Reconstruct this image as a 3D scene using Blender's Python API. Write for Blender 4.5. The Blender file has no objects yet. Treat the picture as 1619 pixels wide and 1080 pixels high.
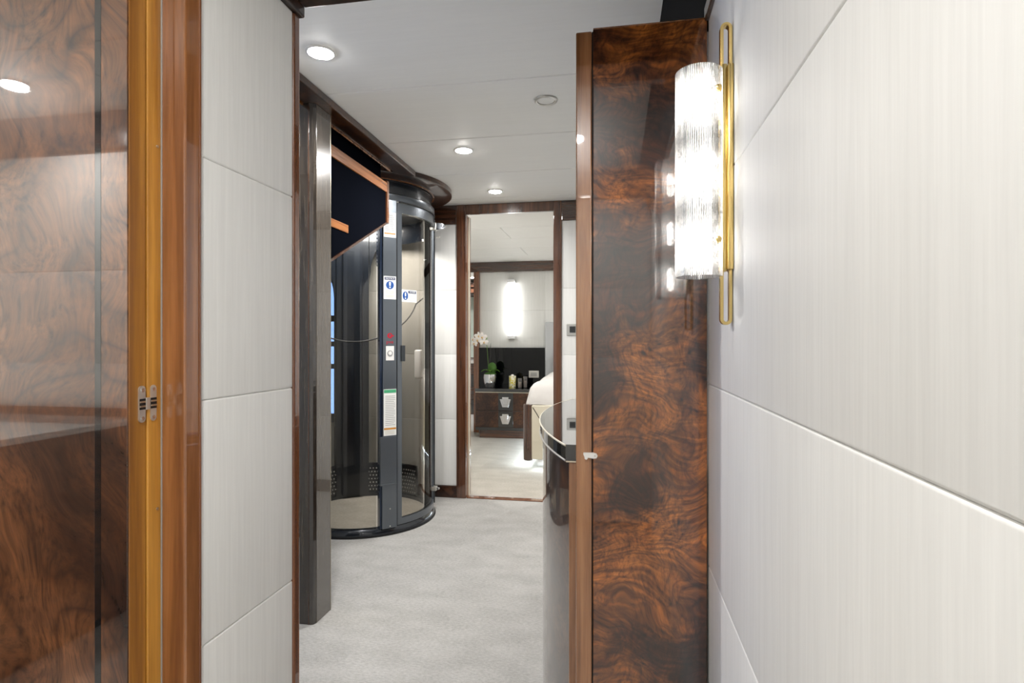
import bpy, bmesh, math, random
from mathutils import Vector, Matrix
PI = math.pi
random.seed(7)
SC = bpy.context.scene
COL = SC.collection

# ------------------------------------------------------------------ camera, world, exposure
CAMH = 1.2
YAW = math.atan(162.0 / 900.0)
cam_d = bpy.data.cameras.new('camera')
cam_d.sensor_width = 36.0
cam_d.sensor_fit = 'HORIZONTAL'
cam_d.lens = 900.0 / 1619.0 * 36.0
cam_d.clip_start = 0.02
cam = bpy.data.objects.new('camera', cam_d)
cam.location = (0, 0, CAMH)
cam.rotation_euler = (PI / 2, 0, YAW)
COL.objects.link(cam)
SC.camera = cam

SC.view_settings.view_transform = 'Standard'
SC.view_settings.look = 'None'
SC.view_settings.gamma = 1.0
SC.view_settings.use_curve_mapping = False
SC.view_settings.exposure = 0.88
SC.cycles.max_bounces = 10
SC.cycles.diffuse_bounces = 6
SC.cycles.glossy_bounces = 5
SC.cycles.transmission_bounces = 8
SC.cycles.transparent_max_bounces = 16
SC.cycles.sample_clamp_indirect = 8.0
SC.cycles.caustics_reflective = False
SC.cycles.caustics_refractive = False

W = bpy.data.worlds.new('daylight'); SC.world = W
W.use_nodes = True
_bg = W.node_tree.nodes['Background']
_bg.inputs['Color'].default_value = (0.30, 0.50, 1.0, 1)
_bg.inputs['Strength'].default_value = 1.7

P_HALL = 9.5      # watts of one hall downlight
P_CABIN = 11.0     # watts of one downlight of the near cabin
P_BED = 6.5       # watts of one added, unseen bedroom downlight
WARM = (1.0, 0.98, 0.96)

# ------------------------------------------------------------------ materials
def lin(c):
    return tuple(((v / 255.0) / 12.92 if v / 255.0 <= 0.04045 else ((v / 255.0 + 0.055) / 1.055) ** 2.4) for v in c) + (1.0,)

class Mat:
    def __init__(self, name):
        self.m = bpy.data.materials.new(name); self.m.use_nodes = True
        self.nt = self.m.node_tree; self.n = self.nt.nodes; self.l = self.nt.links
        self.b = self.n['Principled BSDF']; self.out = self.n['Material Output']
    def node(self, t, **kw):
        n = self.n.new(t)
        for k, v in kw.items():
            if hasattr(n, k) and not isinstance(v, tuple): setattr(n, k, v)
        return n
    def set(self, **kw):
        names = dict(color='Base Color', rough='Roughness', metal='Metallic', spec='Specular IOR Level', ior='IOR',
                     coat='Coat Weight', coatr='Coat Roughness', coati='Coat IOR', trans='Transmission Weight',
                     sheen='Sheen Weight', em='Emission Color', ems='Emission Strength', alpha='Alpha')
        for k, v in kw.items(): self.b.inputs[names[k]].default_value = v
        return self
    def coords(self, scale=(1, 1, 1), rot=(0, 0, 0), loc=(0, 0, 0)):
        tc = self.n.new('ShaderNodeTexCoord'); mp = self.n.new('ShaderNodeMapping')
        mp.inputs['Scale'].default_value = scale; mp.inputs['Rotation'].default_value = rot
        mp.inputs['Location'].default_value = loc
        self.l.new(tc.outputs['Object'], mp.inputs['Vector'])
        return mp.outputs['Vector']
    def noise(self, vec, scale, detail=4, rough=0.5, dist=0.0):
        n = self.n.new('ShaderNodeTexNoise')
        n.inputs['Scale'].default_value = scale; n.inputs['Detail'].default_value = detail
        n.inputs['Roughness'].default_value = rough; n.inputs['Distortion'].default_value = dist
        self.l.new(vec, n.inputs['Vector'])
        return n
    def ramp(self, fac, stops, interp='LINEAR'):
        r = self.n.new('ShaderNodeValToRGB'); r.color_ramp.interpolation = interp
        e = r.color_ramp.elements
        while len(e) < len(stops): e.new(0.5)
        for i, (p, c) in enumerate(stops):
            e[i].position = p; e[i].color = c
        self.l.new(fac, r.inputs['Fac'])
        return r.outputs['Color']
    def math(self, op, a, b=None):
        n = self.n.new('ShaderNodeMath'); n.operation = op
        for i, v in enumerate((a, b)):
            if v is None: continue
            if isinstance(v, (int, float)): n.inputs[i].default_value = v
            else: self.l.new(v, n.inputs[i])
        return n.outputs[0]
    def vmath(self, op, a, b=None, scale=None):
        n = self.n.new('ShaderNodeVectorMath'); n.operation = op
        for i, v in enumerate((a, b)):
            if v is None: continue
            if isinstance(v, tuple): n.inputs[i].default_value = v
            else: self.l.new(v, n.inputs[i])
        if scale is not None: n.inputs['Scale'].default_value = scale
        return n.outputs[0]
    def mix(self, fac, a, b, mode='MIX'):
        n = self.n.new('ShaderNodeMix'); n.data_type = 'RGBA'; n.blend_type = mode
        if isinstance(fac, (int, float)): n.inputs[0].default_value = fac
        else: self.l.new(fac, n.inputs[0])
        for i, v in ((6, a), (7, b)):
            if isinstance(v, tuple): n.inputs[i].default_value = v
            else: self.l.new(v, n.inputs[i])
        return n.outputs[2]
    def color(self, sock): self.l.new(sock, self.b.inputs['Base Color']); return self
    def bump(self, h, strength=0.3, dist=0.002):
        n = self.n.new('ShaderNodeBump'); n.inputs['Strength'].default_value = strength
        n.inputs['Distance'].default_value = dist
        self.l.new(h, n.inputs['Height']); self.l.new(n.outputs[0], self.b.inputs['Normal']); return self

M = {}
def plain(name, rgb, rough=0.5, metal=0.0, **kw):
    m = Mat(name).set(color=lin(rgb), rough=rough, metal=metal, **kw); M[name] = m.m; return m

def burl(name, dark, mid, light, scale=1.0, offs=(0, 0, 0), coati=1.75, warp=0.30, stretch=(46, 46, 7), ring=0.45, eye_amt=0.7, rip=0.35, big_s=2.2, w2=0.40):
    m = Mat(name)
    v = m.coords((scale, scale, scale), (0, 0, 0), offs)
    n1 = m.noise(v, 2.6, 2, 0.5)
    v1 = m.vmath('ADD', v, m.vmath('SCALE', m.vmath('SUBTRACT', n1.outputs['Color'], (0.5, 0.5, 0.5)), scale=warp * 2))
    n2 = m.noise(v1, 8.0, 2, 0.5)
    v2 = m.vmath('ADD', v1, m.vmath('SCALE', m.vmath('SUBTRACT', n2.outputs['Color'], (0.5, 0.5, 0.5)), scale=warp * w2))
    big = m.noise(v1, big_s, 4, 0.6)
    base = m.ramp(big.outputs['Fac'], [(0.30, dark), (0.45, mid), (0.60, light), (0.74, mid)])
    # fibre lines that follow the warped flow
    fib = m.noise(m.vmath('MULTIPLY', v2, stretch), 1.0, 5, 0.62)
    c = m.mix(0.9, base, m.ramp(fib.outputs['Fac'], [(0.30, (0.30, 0.25, 0.23, 1)), (0.48, (0.95, 0.92, 0.9, 1)), (0.66, (1.5, 1.45, 1.35, 1))]), 'MULTIPLY')
    # growth rings
    rg = m.math('ABSOLUTE', m.math('SUBTRACT', m.math('FRACT', m.math('MULTIPLY', m.noise(v2, 1.9, 2, 0.4).outputs['Fac'], 21.0)), 0.5))
    c = m.mix(ring, c, m.mix(1.0, c, m.ramp(rg, [(0.0, (0.22, 0.17, 0.15, 1)), (0.09, (0.62, 0.56, 0.54, 1)), (0.26, (1, 1, 1, 1))]), 'MULTIPLY'))
    # curly cross figure
    rp = m.noise(m.vmath('MULTIPLY', v1, (7, 7, 70)), 1.0, 2, 0.5)
    c = m.mix(rip, c, m.mix(1.0, c, m.ramp(rp.outputs['Fac'], [(0.36, (0.45, 0.4, 0.38, 1)), (0.52, (1, 1, 1, 1)), (0.66, (1.5, 1.4, 1.25, 1))]), 'MULTIPLY'))
    # clustered knots
    vo = m.n.new('ShaderNodeTexVoronoi'); vo.feature = 'SMOOTH_F1'; vo.inputs['Scale'].default_value = 24.0
    m.l.new(v2, vo.inputs['Vector'])
    eye = m.ramp(vo.outputs['Distance'], [(0.05, (0.08, 0.06, 0.05, 1)), (0.16, (0.55, 0.5, 0.48, 1)), (0.34, (1, 1, 1, 1))])
    msk = m.ramp(m.noise(v, 3.1, 2).outputs['Fac'], [(0.50, (0, 0, 0, 1)), (0.60, (1, 1, 1, 1))])
    c = m.mix(m.math('MULTIPLY', msk, eye_amt), c, m.mix(1.0, c, eye, 'MULTIPLY'))
    m.color(c).set(rough=0.30, coat=1.0, coatr=0.012, coati=coati, spec=0.35)
    M[name] = m.m

def grain(name, dark, mid, light, axis='z', scale=1.0, coati=1.6, rough=0.25, coatr=0.02):
    m = Mat(name)
    st = {'z': (34, 34, 1.6), 'x': (1.6, 34, 34), 'y': (34, 1.6, 34)}[axis]
    v = m.coords(tuple(s * scale for s in st))
    w = m.noise(v, 1.0, 5, 0.6, 0.6)
    v2 = m.coords(tuple(s * scale * 4 for s in st))
    w2 = m.noise(v2, 1.0, 3, 0.6)
    c = m.ramp(w.outputs['Fac'], [(0.32, dark), (0.5, mid), (0.66, light)])
    c = m.mix(0.4, c, m.ramp(w2.outputs['Fac'], [(0.35, (0.6, 0.55, 0.5, 1)), (0.65, (1.15, 1.12, 1.1, 1))]), 'MULTIPLY')
    m.color(c).set(rough=rough, coat=1.0, coatr=coatr, coati=coati)
    M[name] = m.m

def glass(name, tint=(0.9, 0.92, 0.93), refl=0.06, gl=(1, 1, 1), rough=0.0, ior=1.5):
    """architectural sheet: clear straight-through with a Fresnel sheen"""
    m = Mat(name); m.n.remove(m.b)
    t = m.n.new('ShaderNodeBsdfTransparent'); t.inputs[0].default_value = tint + (1,)
    g = m.n.new('ShaderNodeBsdfGlossy'); g.inputs['Roughness'].default_value = rough; g.inputs['Color'].default_value = gl + (1,)
    f = m.n.new('ShaderNodeFresnel'); f.inputs[0].default_value = ior
    fac = m.math('ADD', f.outputs[0], refl)
    mx = m.n.new('ShaderNodeMixShader')
    m.l.new(fac, mx.inputs[0]); m.l.new(t.outputs[0], mx.inputs[1]); m.l.new(g.outputs[0], mx.inputs[2])
    m.l.new(mx.outputs[0], m.out.inputs[0]); M[name] = m.m

def emitter(name, rgb, strength):
    m = Mat(name).set(color=(0.8, 0.8, 0.8, 1), em=rgb + (1,), ems=strength); M[name] = m.m

# white textured vinyl / faux linen panels, grain upright
def linen(name, rgb, streak=(190, 190, 6), amt=0.05):
    m = Mat(name)
    v = m.coords(streak)
    a = m.noise(v, 1.0, 4, 0.6)
    b = m.noise(m.coords(tuple(s * 0.3 for s in streak)), 1.0, 3, 0.5)
    f = m.math('ADD', m.math('MULTIPLY', a.outputs['Fac'], 0.6), m.math('MULTIPLY', b.outputs['Fac'], 0.4))
    base = lin(rgb)
    lo = tuple(c * (1 - amt) for c in base[:3]) + (1,); hi = tuple(min(1, c * (1 + amt * 0.6)) for c in base[:3]) + (1,)
    m.color(m.ramp(f, [(0.35, lo), (0.65, hi)])).set(rough=0.55, spec=0.3)
    m.bump(f, 0.22, 0.0010); M[name] = m.m
linen('panel_white', (229, 229, 226))
linen('ceiling_white', (243, 243, 240), (5, 90, 90), 0.02)
plain('seam_grey', (214, 214, 211), 0.8)
plain('joint_grey', (120, 120, 117), 0.9)
plain('plaster', (222, 222, 219), 0.7)

burl('burl_honey', (0.020, 0.007, 0.004, 1), (0.112, 0.042, 0.016, 1), (0.21, 0.088, 0.034, 1), 0.8, (3.1, 0, 0.95), 2.0, 0.27, (120, 120, 12), 0.70, 1.0, 0.15, 2.2, 0.22)
burl('burl_red', (0.005, 0.0025, 0.002, 1), (0.058, 0.017, 0.007, 1), (0.36, 0.120, 0.024, 1), 1.55, (0.4, 0, 2.2), 1.8, 0.21, (70, 70, 34), 0.55, 1.0, 0.75, 1.9)
burl('burl_dark', (0.008, 0.004, 0.003, 1), (0.030, 0.012, 0.007, 1), (0.075, 0.030, 0.013, 1), 1.6, (5, 2, 1), 1.3, 0.25, (30, 30, 30), 0.4, 0.5, 0.3, 2.5)
grain('walnut_lit', (0.20, 0.082, 0.032, 1), (0.32, 0.145, 0.062, 1), (0.42, 0.20, 0.09, 1))  # paler copy of walnut, brighter light on the lipping put into its colour
grain('walnut', (0.17, 0.060, 0.020, 1), (0.27, 0.105, 0.034, 1), (0.36, 0.15, 0.052, 1))
grain('walnut_red', (0.13, 0.042, 0.015, 1), (0.20, 0.072, 0.026, 1), (0.27, 0.105, 0.040, 1))
grain('walnut_dark', (0.030, 0.012, 0.007, 1), (0.062, 0.024, 0.012, 1), (0.098, 0.040, 0.019, 1))
grain('walnut_dark_x', (0.030, 0.012, 0.007, 1), (0.062, 0.024, 0.012, 1), (0.098, 0.040, 0.019, 1), 'x')
grain('casing', (0.060, 0.022, 0.010, 1), (0.098, 0.036, 0.015, 1), (0.15, 0.058, 0.025, 1))
grain('honey', (0.23, 0.086, 0.010, 1), (0.37, 0.155, 0.018, 1), (0.47, 0.22, 0.032, 1), 'z', 0.8, 1.35, 0.45, 0.25)
grain('honey_light', (0.29, 0.118, 0.013, 1), (0.48, 0.21, 0.024, 1), (0.60, 0.29, 0.045, 1), 'z', 0.8, 1.35, 0.45, 0.25)
grain('rail_wood', (0.26, 0.085, 0.022, 1), (0.42, 0.15, 0.042, 1), (0.55, 0.22, 0.07, 1), 'y')
grain('wenge', (0.010, 0.008, 0.007, 1), (0.026, 0.021, 0.017, 1), (0.060, 0.049, 0.038, 1), 'z', 3.0, 1.6)
grain('wenge_sheen', (0.055, 0.045, 0.036, 1), (0.085, 0.071, 0.056, 1), (0.115, 0.097, 0.077, 1), 'z', 3.5, 1.55)  # paler copy of wenge, white wall's reflection put into its colour
plain('gap_black', (6, 6, 7), 0.6)
plain('black_gloss', (8, 9, 12), 0.06, coat=1.0, coatr=0.01, coati=1.7)
plain('inlay_black', (14, 14, 16), 0.10, coat=1.0, coati=1.9)
plain('stone_black', (10, 11, 14), 0.04, coat=1.0, coatr=0.0, coati=1.8)
plain('panel_black', (8, 9, 11), 0.05, spec=0.35)
plain('bulkhead_black', (13, 15, 21), 0.5, spec=0.0)
plain('cove_black', (7, 8, 12), 0.5, spec=0.02)
plain('lift_grey', (96, 102, 108), 0.32, 0.55, coat=0.5, coatr=0.1)
plain('lift_pale', (150, 150, 148), 0.35, 0.2)
plain('lift_dark', (24, 30, 38), 0.25, 0.3, coat=0.7, coatr=0.06)
plain('lift_blue', (38, 52, 74), 0.25, 0.5, coat=0.6, coatr=0.05)
plain('rubber', (10, 10, 11), 0.6)
plain('chrome', (225, 225, 228), 0.06, 1.0)
plain('steel', (210, 208, 202), 0.3, 0.75)
plain('nickel', (205, 196, 178), 0.3, 1.0)
plain('brass', (216, 190, 126), 0.22, 1.0)
plain('white_plastic', (236, 234, 230), 0.35)
plain('paper', (238, 238, 234), 0.6)
plain('print_blue', (24, 78, 150), 0.5)
plain('print_navy', (52, 62, 98), 0.5)
plain('print_red', (178, 22, 48), 0.4)
plain('print_green', (74, 170, 122), 0.5)
plain('print_orange', (206, 140, 52), 0.5)
plain('print_grey', (150, 150, 152), 0.6)
plain('print_tan', (205, 198, 176), 0.6)
plain('plate_red', (92, 22, 18), 0.3)
plain('bezel_grey', (176, 176, 172), 0.35, 0.3)
plain('screen_dark', (40, 42, 44), 0.15)
plain('cream_leather', (214, 206, 186), 0.5)
plain('piping_dark', (58, 52, 46), 0.5)
plain('marble', (232, 230, 226), 0.12, coat=1.0)
plain('orchid_white', (250, 244, 240), 0.5)
plain('orchid_throat', (226, 190, 130), 0.5)
plain('leaf_green', (112, 160, 44), 0.45)
plain('moss_green', (58, 96, 30), 0.8)
plain('stem_green', (94, 128, 54), 0.5)
plain('canister_yellow', (226, 206, 96), 0.4)
plain('candle_wax', (236, 222, 208), 0.5)
plain('grey_cover', (190, 192, 194), 0.7)
glass('lift_glass', (0.85, 0.84, 0.82), 0.01, ior=1.2)
glass('rear_glass', (0.86, 0.85, 0.83), 0.0, ior=1.12)
glass('door_glass', (0.86, 0.84, 0.81), 0.02, ior=1.12)
glass('jar_glass', (0.93, 0.92, 0.92), 0.05)
glass('window_glass', (0.92, 0.96, 1.0), 0.02)
glass('smoked_glass', (0.16, 0.18, 0.22), 0.05)
emitter('lamp_disc', (1.0, 0.97, 0.93), 55.0)
emitter('car_disc', (1.0, 0.97, 0.93), 14.0)
emitter('tube_white', (1.0, 0.99, 0.97), 3.0)
emitter('bulb', (1.0, 0.97, 0.935), 30.0)
emitter('led_blue', (0.72, 0.86, 1.0), 7.0)

def sconce_glass():
    m = Mat('ribbed_glass'); m.n.remove(m.b)
    t = m.n.new('ShaderNodeBsdfTransparent'); t.inputs[0].default_value = (0.97, 0.96, 0.95, 1)
    d = m.n.new('ShaderNodeBsdfTranslucent'); d.inputs[0].default_value = (0.96, 0.95, 0.93, 1)
    g = m.n.new('ShaderNodeBsdfGlossy'); g.inputs['Roughness'].default_value = 0.08
    v = m.coords((1, 1, 1))
    sp = m.noise(v, 90, 3, 0.7)
    mx = m.n.new('ShaderNodeMixShader')
    sx_ = m.n.new('ShaderNodeSeparateXYZ'); m.l.new(v, sx_.inputs[0])
    rib = m.math('SINE', m.math('MULTIPLY', m.math('ARCTAN2', sx_.outputs[1], sx_.outputs[0]), 66.0))
    rib = m.math('ADD', m.math('MULTIPLY', rib, 0.34), 0.5)
    fac = m.math('ADD', rib, m.math('MULTIPLY', m.math('SUBTRACT', sp.outputs['Fac'], 0.5), 1.6))
    m.l.new(m.ramp(fac, [(0.12, (0.12, 0.12, 0.12, 1)), (0.80, (1.0, 1.0, 1.0, 1))]), mx.inputs[0])
    m.l.new(t.outputs[0], mx.inputs[1]); m.l.new(d.outputs[0], mx.inputs[2])
    f = m.n.new('ShaderNodeFresnel'); f.inputs[0].default_value = 1.5
    m2 = m.n.new('ShaderNodeMixShader'); m.l.new(f.outputs[0], m2.inputs[0])
    m.l.new(mx.outputs[0], m2.inputs[1]); m.l.new(g.outputs[0], m2.inputs[2])
    b = m.n.new('ShaderNodeBump'); b.inputs['Strength'].default_value = 0.6; b.inputs['Distance'].default_value = 0.002
    m.l.new(sp.outputs['Fac'], b.inputs['Height'])
    m.l.new(b.outputs[0], g.inputs['Normal'])
    m.l.new(m2.outputs[0], m.out.inputs[0]); M['ribbed_glass'] = m.m
sconce_glass()

def carpet(name, lo, hi):
    m = Mat(name)
    a = m.noise(m.coords((60, 130, 60)), 1.0, 5, 0.75)
    b = m.noise(m.coords((420, 420, 420)), 1.0, 2, 0.6)
    c = m.noise(m.coords((5, 9, 5)), 1.0, 3, 0.5)
    f = m.math('ADD', m.math('MULTIPLY', a.outputs['Fac'], 0.5), m.math('MULTIPLY', b.outputs['Fac'], 0.3))
    f = m.math('ADD', f, m.math('MULTIPLY', c.outputs['Fac'], 0.2))
    m.color(m.ramp(f, [(0.36, lin(lo)), (0.64, lin(hi))])).set(rough=0.95, spec=0.1, sheen=0.15)
    m.bump(f, 0.8, 0.006); M[name] = m.m
carpet('carpet', (146, 144, 139), (200, 198, 194))
carpet('carpet_beige', (150, 144, 133), (198, 192, 181))
carpet('lift_carpet', (150, 144, 132), (200, 194, 182))
plain('marble_floor', (226, 224, 220), 0.15)
def duvet_mat():
    m = Mat('duvet'); n = m.noise(m.coords((6, 6, 6)), 1.0, 3)
    m.color(m.ramp(n.outputs['Fac'], [(0.3, lin((206, 202, 198))), (0.7, lin((222, 218, 214)))])).set(rough=0.75, sheen=0.2)
    M['duvet'] = m.m
duvet_mat()

# ------------------------------------------------------------------ mesh helpers
class MB:
    """collects geometry; build() links it as one mesh object"""
    def __init__(self): self.bm = bmesh.new()
    def box(self, a, b, bev=0.0, seg=2):
        x0, y0, z0 = a; x1, y1, z1 = b
        t = bmesh.new()
        bmesh.ops.create_cube(t, size=1.0)
        for v in t.verts:
            v.co = Vector(((x0 + x1) / 2 + v.co.x * (x1 - x0), (y0 + y1) / 2 + v.co.y * (y1 - y0), (z0 + z1) / 2 + v.co.z * (z1 - z0)))
        if bev > 0: bmesh.ops.bevel(t, geom=t.edges[:], offset=bev, segments=seg, profile=0.5, affect='EDGES')
        return self._merge(t)
    def _merge(self, t, mat=None):
        if mat is not None: bmesh.ops.transform(t, matrix=mat, verts=t.verts)
        me = bpy.data.meshes.new('tmp'); t.to_mesh(me); t.free()
        self.bm.from_mesh(me); bpy.data.meshes.remove(me); return self
    def prism(self, pts, h0, h1, axis='z', bev=0.0):
        """polygon pts in the plane normal to axis, swept h0..h1"""
        t = bmesh.new()
        def P(u, w, h): return {'z': (u, w, h), 'x': (h, u, w), 'y': (u, h, w)}[axis]
        lo = [t.verts.new(P(u, w, h0)) for u, w in pts]; hi = [t.verts.new(P(u, w, h1)) for u, w in pts]
        t.faces.new(lo[::-1]); t.faces.new(hi)
        n = len(pts)
        for i in range(n): t.faces.new((lo[i], lo[(i + 1) % n], hi[(i + 1) % n], hi[i]))
        bmesh.ops.recalc_face_normals(t, faces=t.faces)
        if bev > 0: bmesh.ops.bevel(t, geom=t.edges[:], offset=bev, segments=2, profile=0.5, affect='EDGES')
        return self._merge(t)
    def lathe(self, prof, c=(0, 0, 0), n=32, mat=None, closed=False):
        """prof: (r, z) list turned about z"""
        t = bmesh.new(); rings = []
        for r, z in prof:
            if r < 1e-6: rings.append([t.verts.new((c[0], c[1], c[2] + z))])
            else: rings.append([t.verts.new((c[0] + r * math.cos(2 * PI * i / n), c[1] + r * math.sin(2 * PI * i / n), c[2] + z)) for i in range(n)])
        for a, b in (list(zip(rings, rings[1:])) + ([(rings[-1], rings[0])] if closed else [])):
            for i in range(n):
                j = (i + 1) % n
                if len(a) == 1 and len(b) == 1: continue
                if len(a) == 1: t.faces.new((a[0], b[i], b[j]))
                elif len(b) == 1: t.faces.new((a[i], a[j], b[0]))
                else: t.faces.new((a[i], a[j], b[j], b[i]))
        bmesh.ops.recalc_face_normals(t, faces=t.faces)
        return self._merge(t, mat)
    def tube(self, pts, r, n=8, closed=False):
        t = bmesh.new(); rings = []; m = len(pts); pts = [Vector(p) for p in pts]
        rs = r if isinstance(r, (list, tuple)) else [r] * m
        up = None
        for i, p in enumerate(pts):
            if closed: d = pts[(i + 1) % m] - pts[i - 1]
            else: d = pts[min(i + 1, m - 1)] - pts[max(i - 1, 0)]
            d.normalize()
            if up is None:
                up = Vector((0, 0, 1)) if abs(d.z) < 0.9 else Vector((1, 0, 0))
            u = (up - d * up.dot(d)).normalized(); w = d.cross(u); up = u
            rings.append([t.verts.new(p + (u * math.cos(2 * PI * k / n) + w * math.sin(2 * PI * k / n)) * rs[i]) for k in range(n)])
        for i in range(m if closed else m - 1):
            a, b = rings[i], rings[(i + 1) % m]
            for k in range(n): t.faces.new((a[k], a[(k + 1) % n], b[(k + 1) % n], b[k]))
        if not closed: t.faces.new(rings[0][::-1]); t.faces.new(rings[-1])
        bmesh.ops.recalc_face_normals(t, faces=t.faces)
        return self._merge(t)
    def arc(self, r0, r1, f0, f1, zlo, zhi, n=32, c=(0, 0)):
        """curved slab between radii r0 and r1, angles f0..f1 in degrees; zlo, zhi numbers or functions of the angle"""
        L = zlo if callable(zlo) else (lambda f: zlo); H = zhi if callable(zhi) else (lambda f: zhi)
        t = bmesh.new(); cols = []
        for i in range(n + 1):
            f = f0 + (f1 - f0) * i / n; a = math.radians(f)
            cols.append([t.verts.new((c[0] + r * math.cos(a), c[1] + r * math.sin(a), z)) for r, z in ((r0, L(f)), (r1, L(f)), (r1, H(f)), (r0, H(f)))])
        for a, b in zip(cols, cols[1:]):
            for k in range(4): t.faces.new((a[k], a[(k + 1) % 4], b[(k + 1) % 4], b[k]))
        t.faces.new(cols[0]); t.faces.new(cols[-1][::-1])
        bmesh.ops.recalc_face_normals(t, faces=t.faces)
        return self._merge(t)
    def ball(self, c, rx, ry=None, rz=None, u=16, v=10, mat=None):
        t = bmesh.new(); bmesh.ops.create_uvsphere(t, u_segments=u, v_segments=v, radius=1.0)
        for q in t.verts: q.co = Vector((q.co.x * rx, q.co.y * (ry or rx), q.co.z * (rz or rx)))
        if mat is not None: bmesh.ops.transform(t, matrix=mat, verts=t.verts)
        for q in t.verts: q.co += Vector(c)
        return self._merge(t)
    def xf(self, mat): bmesh.ops.transform(self.bm, matrix=mat, verts=self.bm.verts); return self
    def build(self, name, mat, parent=None, smooth=None):
        me = bpy.data.meshes.new(name)
        bmesh.ops.recalc_face_normals(self.bm, faces=self.bm.faces) if smooth == 'fix' else None
        self.bm.to_mesh(me); self.bm.free()
        me.materials.append(M[mat] if isinstance(mat, str) else mat)
        if smooth:
            for p in me.polygons: p.use_smooth = True
            me.set_sharp_from_angle(angle=math.radians(38))
        o = bpy.data.objects.new(name, me); COL.objects.link(o)
        if parent is not None: o.parent = parent
        return o

def tag(o, label, cat=None, group=None, kind=None):
    o['label'] = label
    if cat: o['category'] = cat
    if group: o['group'] = group
    if kind: o['kind'] = kind
    return o
def thing(name, label, cat, loc=(0, 0, 0), rz=0.0, group=None, kind=None):
    o = bpy.data.objects.new(name, None); o.empty_display_size = 0.05; COL.objects.link(o)
    o.location = loc; o.rotation_euler = (0, 0, rz)
    return tag(o, label, cat, group, kind)
def struct(o, label, cat): return tag(o, label, cat, kind='structure')
def B(a, b, bev=0.0, seg=2): return MB().box(a, b, bev, seg)
def copy_tree(o, parent=None):
    c = o.copy(); COL.objects.link(c); c.parent = parent
    for ch in o.children: copy_tree(ch, c)
    return c
def area(name, loc, size, watts, color=WARM, parent=None, rot=(0, 0, 0), shape='DISK', size_y=None, spread=PI):
    d = bpy.data.lights.new(name, 'AREA'); d.shape = shape; d.size = size
    if size_y: d.size_y = size_y
    d.energy = watts; d.color = color; d.spread = spread
    o = bpy.data.objects.new(name, d); o.location = loc; o.rotation_euler = rot; COL.objects.link(o)
    if parent is not None: o.parent = parent
    return o
def text_mesh(s, size, depth=0.0004):
    cu = bpy.data.curves.new('t', 'FONT'); cu.body = s; cu.size = size; cu.extrude = depth; cu.align_x = 'CENTER'; cu.align_y = 'CENTER'
    ob = bpy.data.objects.new('t', cu); COL.objects.link(ob)
    dg = bpy.context.evaluated_depsgraph_get()
    me = bpy.data.meshes.new_from_object(ob.evaluated_get(dg))
    bpy.data.objects.remove(ob); bpy.data.curves.remove(cu)
    return me

# ------------------------------------------------------------------ key planes (metres; x across, y along the passage)
CEIL = 2.246
XR = 0.2175        # right wall
XL = -0.686        # short wall on the left
YF = 4.23          # wall at the far end of the hall
YB = 7.35          # bedroom wall behind the nightstand
YN = -0.75         # cabin wall behind the camera
TOPW = 1.955       # top of the padded panels near the camera

# ------------------------------------------------------------------ floor and ceiling
floor = struct(B((-5.0, -0.9, -0.06), (0.45, YF + 0.10, 0.0)).build('floor', 'carpet'), 'pale grey mottled wool carpet of the hall and the near cabin', 'carpet')
floor2 = struct(B((-2.1, YF + 0.10, -0.06), (1.6, YB + 0.1, 0.0)).build('floor', 'carpet_beige'), 'pale carpet of the bedroom beyond the far doorway', 'carpet')
floor3 = struct(B((-3.2, YB + 0.1, -0.06), (-1.0, 10.4, 0.0)).build('floor', 'marble_floor'), 'white polished floor of the dressing room past the bedroom', 'floor')

ceil = struct(B((-5.0, -0.9, CEIL + 0.012), (1.6, 10.4, CEIL + 0.06)).build('ceiling', 'joint_grey'), 'white panelled ceiling with fine joints', 'ceiling')
def ceil_panel(x0, x1, y0, y1):
    g = 0.0024
    B((x0 + g, y0 + g, CEIL), (x1 - g, y1 - g, CEIL + 0.014), 0.005, 2).build('ceiling_panel', 'ceiling_white', ceil)
for y0, y1 in ((1.16, 1.63), (1.63, 2.236), (2.236, 2.846), (2.846, 3.45), (3.45, 4.05), (4.05, YF)):
    ceil_panel(-2.7, XR, y0, y1)
for i, (y0, y1) in enumerate(((-0.75, -0.2), (-0.2, 0.4), (0.4, 1.1))):
    ceil_panel(-4.6, -2.0, y0, y1); ceil_panel(-2.0, XR, y0, y1)
rows = [4.33, 4.56, 5.13, 5.69, 6.25, 6.85, YB]
for i, (y0, y1) in enumerate(zip(rows, rows[1:])):
    if i in (2, 4): ceil_panel(-2.0, -1.035, y0, y1); ceil_panel(-1.035, 1.4, y0, y1)
    else: ceil_panel(-2.0, 1.4, y0, y1)
ceil_panel(-3.1, -1.0, YB + 0.1, 10.3)

# ------------------------------------------------------------------ walls built of padded panels
def panels(parent, axis, at, side, u0, u1, zs, depth=0.016, gap=0.0, bev=0.004, us=None):
    """rows of padded panels on a wall; axis 'x' = wall in the plane x=at, side = direction it faces"""
    us = us or [u0, u1]
    for a, b in zip(us, us[1:]):
        for z0, z1 in zip(zs, zs[1:]):
            h0, h1 = sorted((at, at - side * depth))
            if axis == 'x': m = B((h0, a + gap, z0 + gap), (h1, b - gap, z1 - gap), bev, 4)
            else: m = B((a + gap, h0, z0 + gap), (b - gap, h1, z1 - gap), bev, 4)
            m.build('wall_panel', 'panel_white', parent, True)
ZN = [0.09, 0.246, 0.673, 1.1, 1.527, TOPW]
ZF = [0.09, 0.60, 1.1, 1.594, 2.10]

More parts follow.
